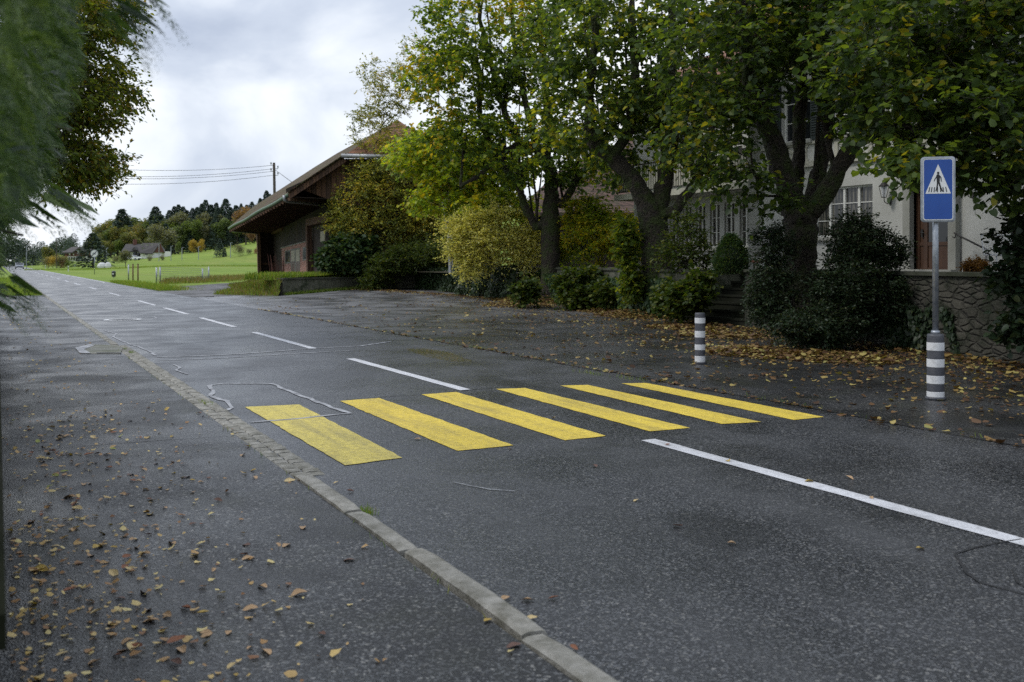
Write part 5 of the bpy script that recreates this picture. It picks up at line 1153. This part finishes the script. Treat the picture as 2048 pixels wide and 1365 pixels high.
for i, x in enumerate((-.30, -.22, -.13, -.02, .08, .17, .27)):
    tlt = -x * .12; blob([(x - .014, .05), (x + .014, .05), (x + .014 + tlt, .22), (x - .014 + tlt, .22)])
fg.build('walking_figure', 'black', sp)
m = MB(so_)
for z_ in (sh_ * .55, -sh_ * .55): m.box(SC_ - SN * .035 + Vector((0, 0, z_)), (.18, .03, .04), SX); m.tube([SC_ + Vector((0, 0, z_)) - SN * .03 + SX * (.05 * math.cos(a)) , SC_ + Vector((0, 0, z_)) - SN * .06 + SX * (.05 * math.cos(a))], .008, 6) if False else None
m.build('clamp', 'galv', sp)

# ============================================================ meadow furniture and far things
def post(px, py0, py1, name, label, cat, mat, w_=.09, group=None, cap=None):
    p = GT(px, py1); Z = XZ(p.x, p.y)[1]; h = (py1 - py0) * Z / F; r = thing(name, p, label, cat, group); m = MB(p); m.tube([p - Vector((0, 0, .1)), p + Vector((0, 0, h))], w_ / 2, 8); m.build('shaft', mat, r, True)
    m = MB(p); m.lathe(p + Vector((0, 0, h)), [(w_ * .6, 0), (w_ * .55, .03), (w_ * .1, .06)], 8); m.build('cap', mat, r); return p, Z
post(257, 530, 560, 'fence_post', 'pale wooden fence post, left of the three lone posts in the meadow', 'post', 'galv', .11)
post(266, 529, 562, 'fence_post', 'dark brown fence post, middle of the three lone posts', 'post', 'red_wood', .11)
post(276, 529, 563, 'fence_post', 'dark brown fence post, right of the three lone posts', 'post', 'red_wood', .11)
gt = thing('wire_fence', GT(365, 566), 'wire mesh fence panel between grey posts at the meadow edge', 'fence'); go = gt.location
fp_ = []
for px, y0, y1 in ((313, 535, 567), (320.5, 534, 566), (405, 537, 564.5), (417.5, 534, 562)):
    p = GT(px, y1); Z = XZ(p.x, p.y)[1]; h = (y1 - y0) * Z / F; m = MB(go); m.tube([p - Vector((0, 0, .1)), p + Vector((0, 0, h))], .055, 8); m.build('post', 'galv', gt, True); fp_.append((p, h))
m = MB(go)
for z_ in np.linspace(.15, .98, 7): m.tube([fp_[1][0] + Vector((0, 0, fp_[1][1] * z_)), fp_[2][0] + Vector((0, 0, fp_[2][1] * z_))], .012, 3)
for (a, b) in ((0, 1), (2, 3)):
    for z_ in np.linspace(.1, .95, 12): m.tube([fp_[a][0] + Vector((0, 0, fp_[a][1] * z_)), fp_[b][0] + Vector((0, 0, fp_[b][1] * z_))], .010, 3)
m.build('wires', 'galv', gt)
def round_sign():
    p = GT(189, 549.5); Z = XZ(p.x, p.y)[1]; k = Z / F; r = thing('round_sign', p, 'round white traffic sign with grey symbol and diagonal bar beside the far road', 'road sign'); m = MB(p)
    m.tube([p, p + Vector((0, 0, 49 * k))], .045, 8); m.build('pole', 'galv', r, True)
    c = p + Vector((0, 0, (549.5 - 507.5) * k)) + Vector((-SA, -CA, 0)) * .06; X = Vector((CA, -SA, 0)); Nn = Vector((-SA, -CA, 0))
    def disc(r0, r1, off, mat, nm):
        m = MB(p); V = []; n = 32
        for i in range(n):
            a = 2 * math.pi * i / n; d = X * math.cos(a) + Vector((0, 0, math.sin(a))); V += [c + d * r1 + Nn * off, c + d * r0 + Nn * off]
        m.add(V, [(2 * i, 2 * i + 1, (2 * i + 3) % (2 * n), (2 * i + 2) % (2 * n)) for i in range(n)]); m.build(nm, mat, r)
    R0 = 7.6 * k
    m = MB(p); m.prism([c + (X * math.cos(a) + Vector((0, 0, math.sin(a)))) * R0 for a in np.linspace(0, 6.283, 33)[:-1]], -Nn * .03); m.build('face', 'signwhite', r)
    disc(R0, R0 * .86, .012, 'galv', 'rim')
    m = MB(p); U = Vector((0, 0, 1)); f = lambda a, b: c + X * a * R0 + U * b * R0 + Nn * .014
    m.add([f(-.45, -.25), f(-.05, -.25), f(-.05, .12), f(-.15, .28), f(-.35, .28), f(-.45, .12)], [tuple(range(6))]); m.add([f(.05, -.25), f(.45, -.25), f(.45, .12), f(.35, .28), f(.15, .28), f(.05, .12)], [tuple(range(6))]); m.build('symbol', 'galv', r)
    m = MB(p); m.add([f(-.66, -.50) + Nn * .01, f(-.52, -.64) + Nn * .01, f(.66, .50) + Nn * .01, f(.52, .64) + Nn * .01], [(0, 1, 2, 3)]); m.build('bar', 'charcoal', r)
round_sign()
def delineator(px, y0, y1, label):
    p = GT(px, y1); Z = XZ(p.x, p.y)[1]; k = Z / F; h = (y1 - y0) * k; r = thing('delineator_post', p, label, 'roadside post', 'white delineator posts along the far road')
    m = MB(p); m.prism([p + Vector((-.07, -.05, 0)), p + Vector((.07, -.05, 0)), p + Vector((.05, .06, 0)), p + Vector((-.05, .06, 0))], (0, 0, h)); m.build('shaft', 'signwhite', r)
    m = MB(p); m.box(p + Vector((0, 0, h * .62)), (.16, .14, h * .2)); m.build('reflector_band', 'black', r)
delineator(136.5, 532, 543.5, 'white delineator post nearest of the three beside the far road'); delineator(91, 531, 537.5, 'middle white delineator post beside the far road'); delineator(64, 528, 534, 'most distant white delineator post beside the far road')
def bin_():
    p = GT(227.5, 556.5); r = thing('waste_bin', p, 'dark grey waste bin with white sticker at the meadow edge', 'bin'); m = MB(p); m.lathe(p + Vector((0, 0, .12)), [(.16, 0), (.2, .05), (.2, .45), (.22, .47), (.18, .56), (.08, .6)], 12); m.build('body', 'charcoal', r, True)
    m = MB(p); m.tube([p, p + Vector((0, 0, .2))], .05, 8); m.build('stand', 'galv', r); m = MB(p); m.box(p + Vector((-SA, -CA, 0)) * .2 + Vector((0, 0, .42)), (.15, .02, .12), (CA, -SA, 0)); m.build('sticker', 'signwhite', r)
bin_()
def utility_pole():
    Z = 130; b = P(552, 385, Z); b.z = 0; top = P(548, 326, Z); r = thing('utility_pole', b, 'wooden utility pole with insulators behind the barn roof', 'pole')
    m = MB(b); m.tube([b, top], [.22, .17], 8); m.build('shaft', 'bark_grey', r, True); m = MB(b)
    X = Vector((CA, -SA, 0)); hs_ = [(331, -1), (343, -1), (338, 1), (351, 1)]
    for y, s in hs_:
        q = P(549, y, Z); m.tube([q, q + X * s * .45, q + X * s * .45 + Vector((0, 0, .3))], .05, 6); m.lathe(q + X * s * .45 + Vector((0, 0, .15)), [(.05, 0), (.1, .06), (.1, .2), (.04, .26)], 8)
    m.build('insulators', 'galv', r)
    wr = thing('power_lines', P(450, 335, Z), 'four thin overhead power lines crossing the sky to the pole', 'power line')
    for y0, y1 in ((331, 334), (338, 350), (343, 354), (351, 366)):
        a = P(546, y0, Z); c = P(150, y1, 118); m = MB(wr.location); pts = [a.lerp(c, t) + Vector((0, 0, -1.6 * 4 * t * (1 - t) * .35)) for t in np.linspace(0, 1, 14)]; m.tube(pts, .022, 4); m.build('wire', 'darksteel', wr)
    m = MB(wr.location); m.tube([P(550, 340, Z), P(584, 365, 76)], .03, 4); m.build('wire', 'darksteel', wr)
utility_pole()
# slim poles standing in the meadow
for i, (px, y0, y1, lb) in enumerate(((342, 493, 517, 'thin pole right of the white farmhouse gable'), (364, 496, 518, 'thin pole on the meadow under the tall pines'), (397, 494, 516, 'thin pole on the meadow below the yellow tree'), (461, 486, 519, 'thin pole on the meadow beside the reddish round tree'), (113, 481, 511, 'wooden pole above the garden shrubs left of the brown chalet'), (318, 487, 516, 'thin lamp pole in front of the white farmhouse'), (53, 492, 525, 'pale lamp pole beside the distant bend of the road'), (213, 497, 518, 'thin pole right of the big dark spruce'))):
    Z = 255; p = P(px, y1, Z); p.z = float(T(p.x, p.y)); r = thing('slim_pole', p, lb, 'pole'); m = MB(p); tp = P(px, y0, Z); m.tube([p, tp], .09, 6); m.build('shaft', 'galv' if i != 4 else 'bark_grey', r); m = MB(p); m.tube([tp, tp + Vector((.5, -.2, .05))], .05, 5); m.build('arm', 'galv', r)
# houses
def farmhouse():
    Z = 290; k = Z / F; X = Vector((CA, -SA, 0)); Y = Vector((SA, CA, 0)); b = P(290, 517, Z); r = thing('farmhouse', b, 'white farmhouse with dark grey tiled roof below the forest', 'house')
    def q(px, py, d=0): return P(px, py, Z + d)
    m = MB(b); m.prism([q(281, 503), q(307, 503), q(307, 517.5), q(281, 517.5)], Y * 8); m.prism([q(246, 502, 1), q(281, 502, 1), q(281, 517, 1), q(246, 517, 1)], Y * 8); m.build('wall', 'whitewash', r)
    m = MB(b); m.prism([q(307, 503), q(324, 503, 2), q(324, 517.5, 2), q(307, 517.5)], Y * 8); m.build('gable_base', 'whitewash', r)
    m = MB(b); m.add([q(306.5, 506, -.3), q(327, 505, 1.6), q(319, 487.5, 1), q(306.5, 506, -.3)][:3], [(0, 1, 2)]); m.prism([q(306, 506), q(328, 505, 1.7), q(320, 487.5, 1)], Y * .3); m.build('gable', 'red_wood', r)
    m = MB(b); m.prism([q(278, 505.5, -1), q(305, 507, -1), q(319.5, 486.5, 1), q(285, 486.5, 3.5)], (0, 0, -.3)); m.prism([q(319.5, 486.5, 1), q(330, 506, 2), q(330, 500, 10), q(319.5, 486.5, 8)], (0, 0, -.3))
    m.prism([q(243, 502.5, 0), q(281, 502.5, 0), q(290, 488.5, 4), q(252, 488.5, 4)], (0, 0, -.3)); rf_ = m.build('roof', 'roofgrey', r)
    m = MB(b); m.box(q(270, 486, 4), (1, 1, 2)); m.build('chimney', 'red_wood', rf_)
    for (x, y) in ((284.5, 490), (295, 490.5), (304, 490), (286, 497), (293, 497.5)): m = MB(b); m.box(q(x, y, -.2 + 2 * (506 - y) / 20), (.8, .12, .55), X); m.build('skylight', 'concrete', rf_)
    m = MB(b); m.prism([q(263, 501, -.5), q(274, 501, -.5), q(268, 494, -.5)], Y * 3); m.build('dormer', 'roofgrey', rf_)
    for (x0, x1, y0, y1) in ((266, 271, 505, 511), (290, 295, 507, 510), (250, 256, 506, 511), (274, 278, 506, 513)):
        m = MB(b); m.prism([q(x0, y0, -.05), q(x1, y0, -.05), q(x1, y1, -.05), q(x0, y1, -.05)], Y * .1 if x0 > 281 else Y * 1.2); m.build('window', 'glass_dark', r)
    for (x0, x1) in ((309, 315), (318, 322)): m = MB(b); m.prism([q(x0, 507, -.1 + (x0 - 307) / 17 * 2), q(x1, 507, -.1 + (x1 - 307) / 17 * 2), q(x1, 516.5, -.1 + (x1 - 307) / 17 * 2), q(x0, 516.5, -.1 + (x0 - 307) / 17 * 2)], Y * .1); m.build('garage_door', 'signwhite', r)
farmhouse()
def chalet():
    Z = 275; Y = Vector((SA, CA, 0)); b = P(148, 520, Z); r = thing('chalet', b, 'brown timber chalet with grey roof left of the big spruce', 'house')
    def q(px, py, d=0): return P(px, py, Z) + Y * d
    m = MB(b); m.prism([q(130, 503), q(155, 503), q(155, 513), q(130, 513)], Y * 8); m.prism([q(153, 503, -1.5), q(171, 503, -1.5), q(171, 513, -1.5), q(153, 513, -1.5)], Y * 8); m.prism([q(152.5, 503, -1.5), q(172, 503, -1.5), q(167, 495.5, -1.5)], Y * 8); m.build('upper_wall', 'red_wood', r)
    m = MB(b); m.prism([q(135, 513), q(171, 513), q(171, 523), q(135, 523)], Y * 7); m.build('base_wall', 'whitewash', r)
    m = MB(b); m.prism([q(127, 505, -1), q(155, 505, -1), q(172, 494, 2), q(135, 493.5, 3)], (0, 0, -.3)); m.prism([q(151, 505.5, -2.5), q(166.5, 495, -2.5), q(174, 504, -2.5), q(173, 500, 4), q(166.5, 493.5, 4), q(155, 500, 4)], (0, 0, -.3)); m.build('roof', 'roofbrown', r)
    for (x0, x1, y0, y1, d) in ((160, 163.5, 501.5, 506, -1.6), (166, 169, 501.5, 506, -1.6), (138, 141, 507, 511, -.1), (146, 149, 507, 511, -.1)): m = MB(b); m.prism([q(x0, y0, d), q(x1, y0, d), q(x1, y1, d), q(x0, y1, d)], Y * .1); m.build('window', 'signwhite', r)
    for i in range(6): m = MB(b); x = 137 + i * 5; m.prism([q(x, 514.5, -.1), q(x + 3, 514.5, -.1), q(x + 3, 521, -.1), q(x, 521, -.1)], Y * .1); m.build('window', 'glass_dark', r)
chalet()
# car on the far road
def car(u_, v_, label, mat, rz=0.0, z=0.0, name='car'):
    r = thing(name, (u_, v_, z), label, 'car'); r.rotation_euler = (0, 0, rz); prof = [(-2.1, .35), (-2.1, .75), (-1.9, .95), (-1.0, 1.0), (-.4, 1.42), (1.0, 1.45), (1.7, 1.0), (2.1, .95), (2.15, .4)]
    def mk(nm, mt, ring, x0, x1): m = MB(); m.prism([(x0, y, z_) for y, z_ in ring], (x1 - x0, 0, 0)); return m.build(nm, mt, r)
    mk('body', mat, prof, -.88, .88); mk('windscreen', 'glass_dark', [(-1.0, 1.02), (-1.04, 1.04), (-.45, 1.40), (-.4, 1.38)], -.74, .74)
    for s in (-1, 1):
        mk('side_window', 'glass_dark', [(-.75, 1.05), (-.3, 1.36), (.9, 1.38), (1.3, 1.05)], s * .885, s * .87)
        m = MB(); m.box((s * .65, -2.1, .70), (.32, .06, .16)); m.build('headlight', 'signwhite', r)
        for y in (-1.3, 1.3): m = MB(); m.tube([(s * .72, y, .33), (s * .9, y, .33)], .33, 14); w_ = m.build('wheel', 'black', r); m = MB(); m.tube([(s * .9, y, .33), (s * .91, y, .33)], .18, 10); m.build('rim', 'galv', w_)
    m = MB(); m.box((0, -2.11, .52), (1.3, .05, .14)); m.build('grille', 'black', r); m = MB(); m.box((0, -2.12, .42), (1.7, .06, .12)); m.build('bumper', 'charcoal', r)
car(4.65, 265, 'silver car approaching on the distant road beside the hedge', 'galv')
pc = P(266, 519, 278); car(pc.x, pc.y, 'white car parked in front of the white farmhouse', 'signwhite', R(50), float(T(pc.x, pc.y)))
# stones
for i, (px, py, s_) in enumerate(((204, 527, .9), (216, 526, .6))):
    p = P(px, py, 225); p.z = float(T(p.x, p.y)); m = MB(p); m.lathe(p, [(s_ * .8, -.2), (s_, .4), (s_ * .8, 1.0), (s_ * .3, 1.35)], 9); o = m.build('boulder', 'bwhite', None, False, p); o.scale = (1.2, .7, .9); tag(o, ('pale boulder at the foot of the dark spruce', 'smaller pale boulder right of the spruce')[i], 'boulder')

# ============================================================ far trees
def conifer_mesh(seed, n=2600):
    g_ = np.random.default_rng(seed); f = g_.random(n) ** .75; z = .06 + f * .94; rmax = .25 * (1 - f) ** .8 + .008; lay = np.sin(f * 55 + g_.random() * 6) * .12; a = g_.random(n) * 6.283
    lob = 1 + .18 * np.sin(a * 3 + seed) + .12 * np.sin(a * 7 + f * 20); rr = rmax * (1 + lay) * lob * (.35 + .65 * np.sqrt(g_.random(n)))
    pos = np.stack([rr * np.cos(a), rr * np.sin(a), z], 1); d = np.stack([np.cos(a), np.sin(a), -.55 + 0 * a], 1) + g_.normal(0, .25, (n, 3)); nr = g_.normal(0, .4, (n, 3)); nr[:, 2] += 1
    return leaves(pos, d, nr, .05 * g_.uniform(.6, 1.4, n) * (1.15 - .6 * f), QUAD)
def round_mesh(seed, n=2800, tall=.62, low=.3, wide=.26):
    g_ = np.random.default_rng(seed); P_ = []; k = 15; C = g_.normal(0, 1, (k, 3)); C /= np.linalg.norm(C, axis=1, keepdims=True); C *= g_.random((k, 1)) ** .4 * .72
    for i in range(n):
        c = C[g_.integers(k)]; q = g_.normal(0, 1, 3); q /= np.linalg.norm(q); P_.append(c + q * (.42 * g_.random() ** .35))
    P_ = np.array(P_); pos = np.stack([P_[:, 0] * wide, P_[:, 1] * wide, low + (P_[:, 2] + 1.05) / 2.1 * (1 - low)], 1); d = P_ + g_.normal(0, .6, (n, 3)); nr = g_.normal(0, .6, (n, 3)); nr[:, 2] += 1
    return leaves(pos, d, nr, .036 * g_.uniform(.6, 1.5, n), QUAD)
def far_proto(kind, seed, mat, **kw):
    V, Fq = (conifer_mesh(seed) if kind == 'c' else round_mesh(seed, **kw)); me = mesh_obj('crown', V, Fq, mat); d1 = me.data; bpy.data.objects.remove(me)
    m = MB(); m.tube([(0, 0, 0), (.004, 0, .4), (0, 0, .88)], [.014, .010, .003], 6, False)
    if kind != 'c':
        g_ = np.random.default_rng(seed)
        for i in range(7): a = g_.random() * 6.28; z = g_.uniform(.25, .6); m.tube([(0, 0, z), (.1 * math.cos(a), .1 * math.sin(a), z + .14), (.17 * math.cos(a), .17 * math.sin(a), z + .27)], [.008, .005, .002], 4, False)
    t_ = m.build('trunk', 'bark_grey'); d2 = t_.data; bpy.data.objects.remove(t_); return d1, d2
PR = {'spruce': [far_proto('c', s, 'far_spruce') for s in (1, 2, 3, 4)], 'olive': [far_proto('r', s, 'far_olive') for s in (5, 6, 7)], 'green': [far_proto('r', s, 'far_green') for s in (8, 9)],
      'pine': [far_proto('r', s, 'far_grey', low=.45, wide=.22) for s in (10, 11)], 'grey': [far_proto('r', 12, 'far_grey', low=.15)], 'rust': [far_proto('r', s, 'far_rust', low=.15) for s in (13, 14)], 'gold': [far_proto('r', s, 'far_gold', low=.1, wide=.3) for s in (15, 16)], 'bushy': [far_proto('r', s, 'far_grey', low=.0, wide=.45) for s in (17, 18)],
      'bushrust': [far_proto('r', 19, 'far_rust', low=.0, wide=.5)], 'bushgreen': [far_proto('r', 20, 'far_green', low=.0, wide=.5)], 'bushgold': [far_proto('r', 21, 'far_gold', low=.0, wide=.5)]}
gf = np.random.default_rng(99)
LBL = {'spruce': ('spruce_tree', 'tall dark spruce in the forest on the hill', 'spruces in the forest on the hill'), 'olive': ('broadleaf_tree', 'olive green broadleaf tree in the forest behind the farmhouses', 'olive broadleaf trees of the forest'),
       'green': ('broadleaf_tree', 'green broadleaf tree in the forest on the hill', 'green broadleaf trees of the forest'), 'pine': ('pine_tree', 'grey green pine with bare trunk in the forest', 'pines of the forest')}
def far_tree(kind, px, ytop, ybase, Z, label=None, group=None, name=None, wide=1.0, zbase=None):
    d1, d2 = PR[kind][int(gf.integers(len(PR[kind])))]; p = P(px, ybase, Z); hgt = (ybase - ytop) * Z / F; p.z = float(T(p.x, p.y)) - .3 if zbase is None else zbase
    top = H + (HY - ytop) / F * Z; hgt = max(2, top - p.z); nm, lb, gr = LBL.get(kind, ('tree', None, None)); r = thing(name or nm, p, label or lb, 'tree' if 'bush' not in kind else 'shrub', group if label else gr)
    r.rotation_euler = (0, 0, gf.random() * 6.28); r.scale = (hgt * wide, hgt * wide, hgt)
    for nm2, d in (('crown', d1), ('trunk', d2)): o = bpy.data.objects.new(nm2, d); COL.objects.link(o); o.parent = r
xs_ = [165, 185, 200, 230, 245, 270, 300, 315, 335, 355, 385, 420, 450, 475, 500, 530, 600]; ys_ = [492, 462, 447, 438, 430, 436, 430, 424, 420, 414, 410, 404, 402, 407, 403, 392, 385]
def topy(x): return float(np.interp(x, xs_, ys_))
x = 178.0
while x < 600:          # back row
    kd = 'spruce' if x > 330 or gf.random() < .12 else ('olive' if gf.random() < .8 else 'green'); far_tree(kd, x, topy(x) + gf.uniform(-6, 14), 500, 392, wide=gf.uniform(.85, 1.25) if kd == 'spruce' else 1.3); x += gf.uniform(7.5, 11)
x = 186.0
while x < 590:          # middle row
    if x < 300: kd = gf.choice(['olive', 'olive', 'olive', 'green'])
    elif x < 380: kd = gf.choice(['olive', 'pine', 'green', 'spruce'])
    else: kd = gf.choice(['spruce', 'spruce', 'spruce', 'pine'])
    far_tree(str(kd), x, topy(x) + gf.uniform(8, 26), 505, 368, wide=1.2); x += gf.uniform(10, 14)
x = 195.0
while x < 590:          # front row
    kd = gf.choice(['olive', 'green', 'olive']) if x < 330 else gf.choice(['pine', 'green', 'spruce', 'spruce', 'spruce']); far_tree(str(kd), x, topy(x) + gf.uniform(26, 50), 512, 345, wide=1.3); x += gf.uniform(13, 18)
far_tree('spruce', 244, 418, 500, 372, 'dark flat-topped conifer standing out above the olive trees', wide=1.5, name='spruce_tree')
far_tree('spruce', 311, 413, 500, 370, 'broad dark spruce rising above the white farmhouse', wide=1.4, name='spruce_tree')
far_tree('spruce', 533, 381, 495, 372, 'lone spruce tip just left of the barn gutter', wide=.9, name='spruce_tree')
far_tree('rust', 492, 410, 500, 340, 'rust orange tree at the forest edge left of the barn', wide=1.3, name='broadleaf_tree'); far_tree('rust', 500, 455, 508, 330, 'lower rust coloured tree at the forest edge beside the barn', wide=1.1, name='broadleaf_tree')
far_tree('grey', 323, 440, 508, 330, 'greyish broadleaf tree behind the gable of the white farmhouse', wide=1.5, name='broadleaf_tree')
far_tree('gold', 386, 477, 505, 322, 'left of the two golden yellow trees at the foot of the forest', wide=1.1, name='small_tree'); far_tree('gold', 402, 476, 504, 322, 'right and brighter of the two golden yellow trees at the foot of the forest', wide=.9, name='small_tree')
far_tree('green', 357, 483, 508, 318, 'small green tree left of the golden trees', wide=1.1, name='small_tree')
far_tree('spruce', 186, 466, 528.5, 232, 'big dark spruce between the chalet and the round sign', wide=1.9, name='spruce_tree')
far_tree('spruce', 440, 478, 516.5, 262, 'dark spruce standing alone on the upper meadow', wide=1.15, name='spruce_tree'); far_tree('spruce', 450, 495, 517, 262, 'narrow small conifer beside the lone meadow spruce', wide=.8, name='spruce_tree')
far_tree('bushy', 478, 484, 517, 258, 'round reddish grey tree on the upper meadow', wide=1.0, name='small_tree')
far_tree('olive', 97, 488, 521, 280, 'thin pale green tree left of the chalet', wide=1.0, name='small_tree')
far_tree('pine', 251, 500, 532, 205, 'small bare gnarled fruit tree on the meadow ridge', wide=1.4, name='fruit_tree')
for i, (px, yt, yb, kd, lb) in enumerate(((95, 509, 523, 'bushy', 'grey shrub at the left end of the chalet garden'), (106, 505, 524, 'bushgold', 'yellow green shrub in the chalet garden'), (120, 505, 524, 'bushy', 'reddish brown shrub in the chalet garden'), (127, 511, 524, 'bushrust', 'rust coloured low shrub in front of the chalet corner'), (137, 512, 524, 'bushgreen', 'green low shrub in front of the chalet'),
        (232, 509, 519, 'bushy', 'low dark shrub left of the white farmhouse'), (245, 509, 520, 'bushgreen', 'green shrub in front of the white farmhouse'), (300, 513, 520, 'bushy', 'low hedge shrub below the white farmhouse wall'), (325, 512, 519, 'bushy', 'low shrub at the farmhouse garage'), (498, 505, 517, 'bushy', 'dark scrub on the upper meadow near the barn'), (512, 505, 517, 'bushrust', 'reddish scrub touching the barn corner'))):
    far_tree(kd, px, yt, yb, 262, lb, name='shrub', wide=1.0)
# distant wood at the bend of the road, left of the chalet
def far_wood():
    g_ = np.random.default_rng(123); VV = []; FF = []; k = 0
    for i in range(70):
        px = g_.uniform(-60, 150); Z = g_.uniform(420, 560); v1, f1 = (conifer_mesh(200 + i % 9, 700) if g_.random() < .7 else round_mesh(300 + i % 9, 700)); h_ = g_.uniform(7, 12) * (1.35 if px < 70 else 1); p = P(px, 520, Z); p.z = float(T(p.x, p.y)) - 1
        VV.append(v1 * h_ * np.array([1.7, 1.7, 1]) + np.array(p)); FF.append(f1 + k); k += len(v1)
    tag(mesh_obj('distant_wood', np.concatenate(VV), np.concatenate(FF), 'far_spruce'), kind='stuff')
far_wood()
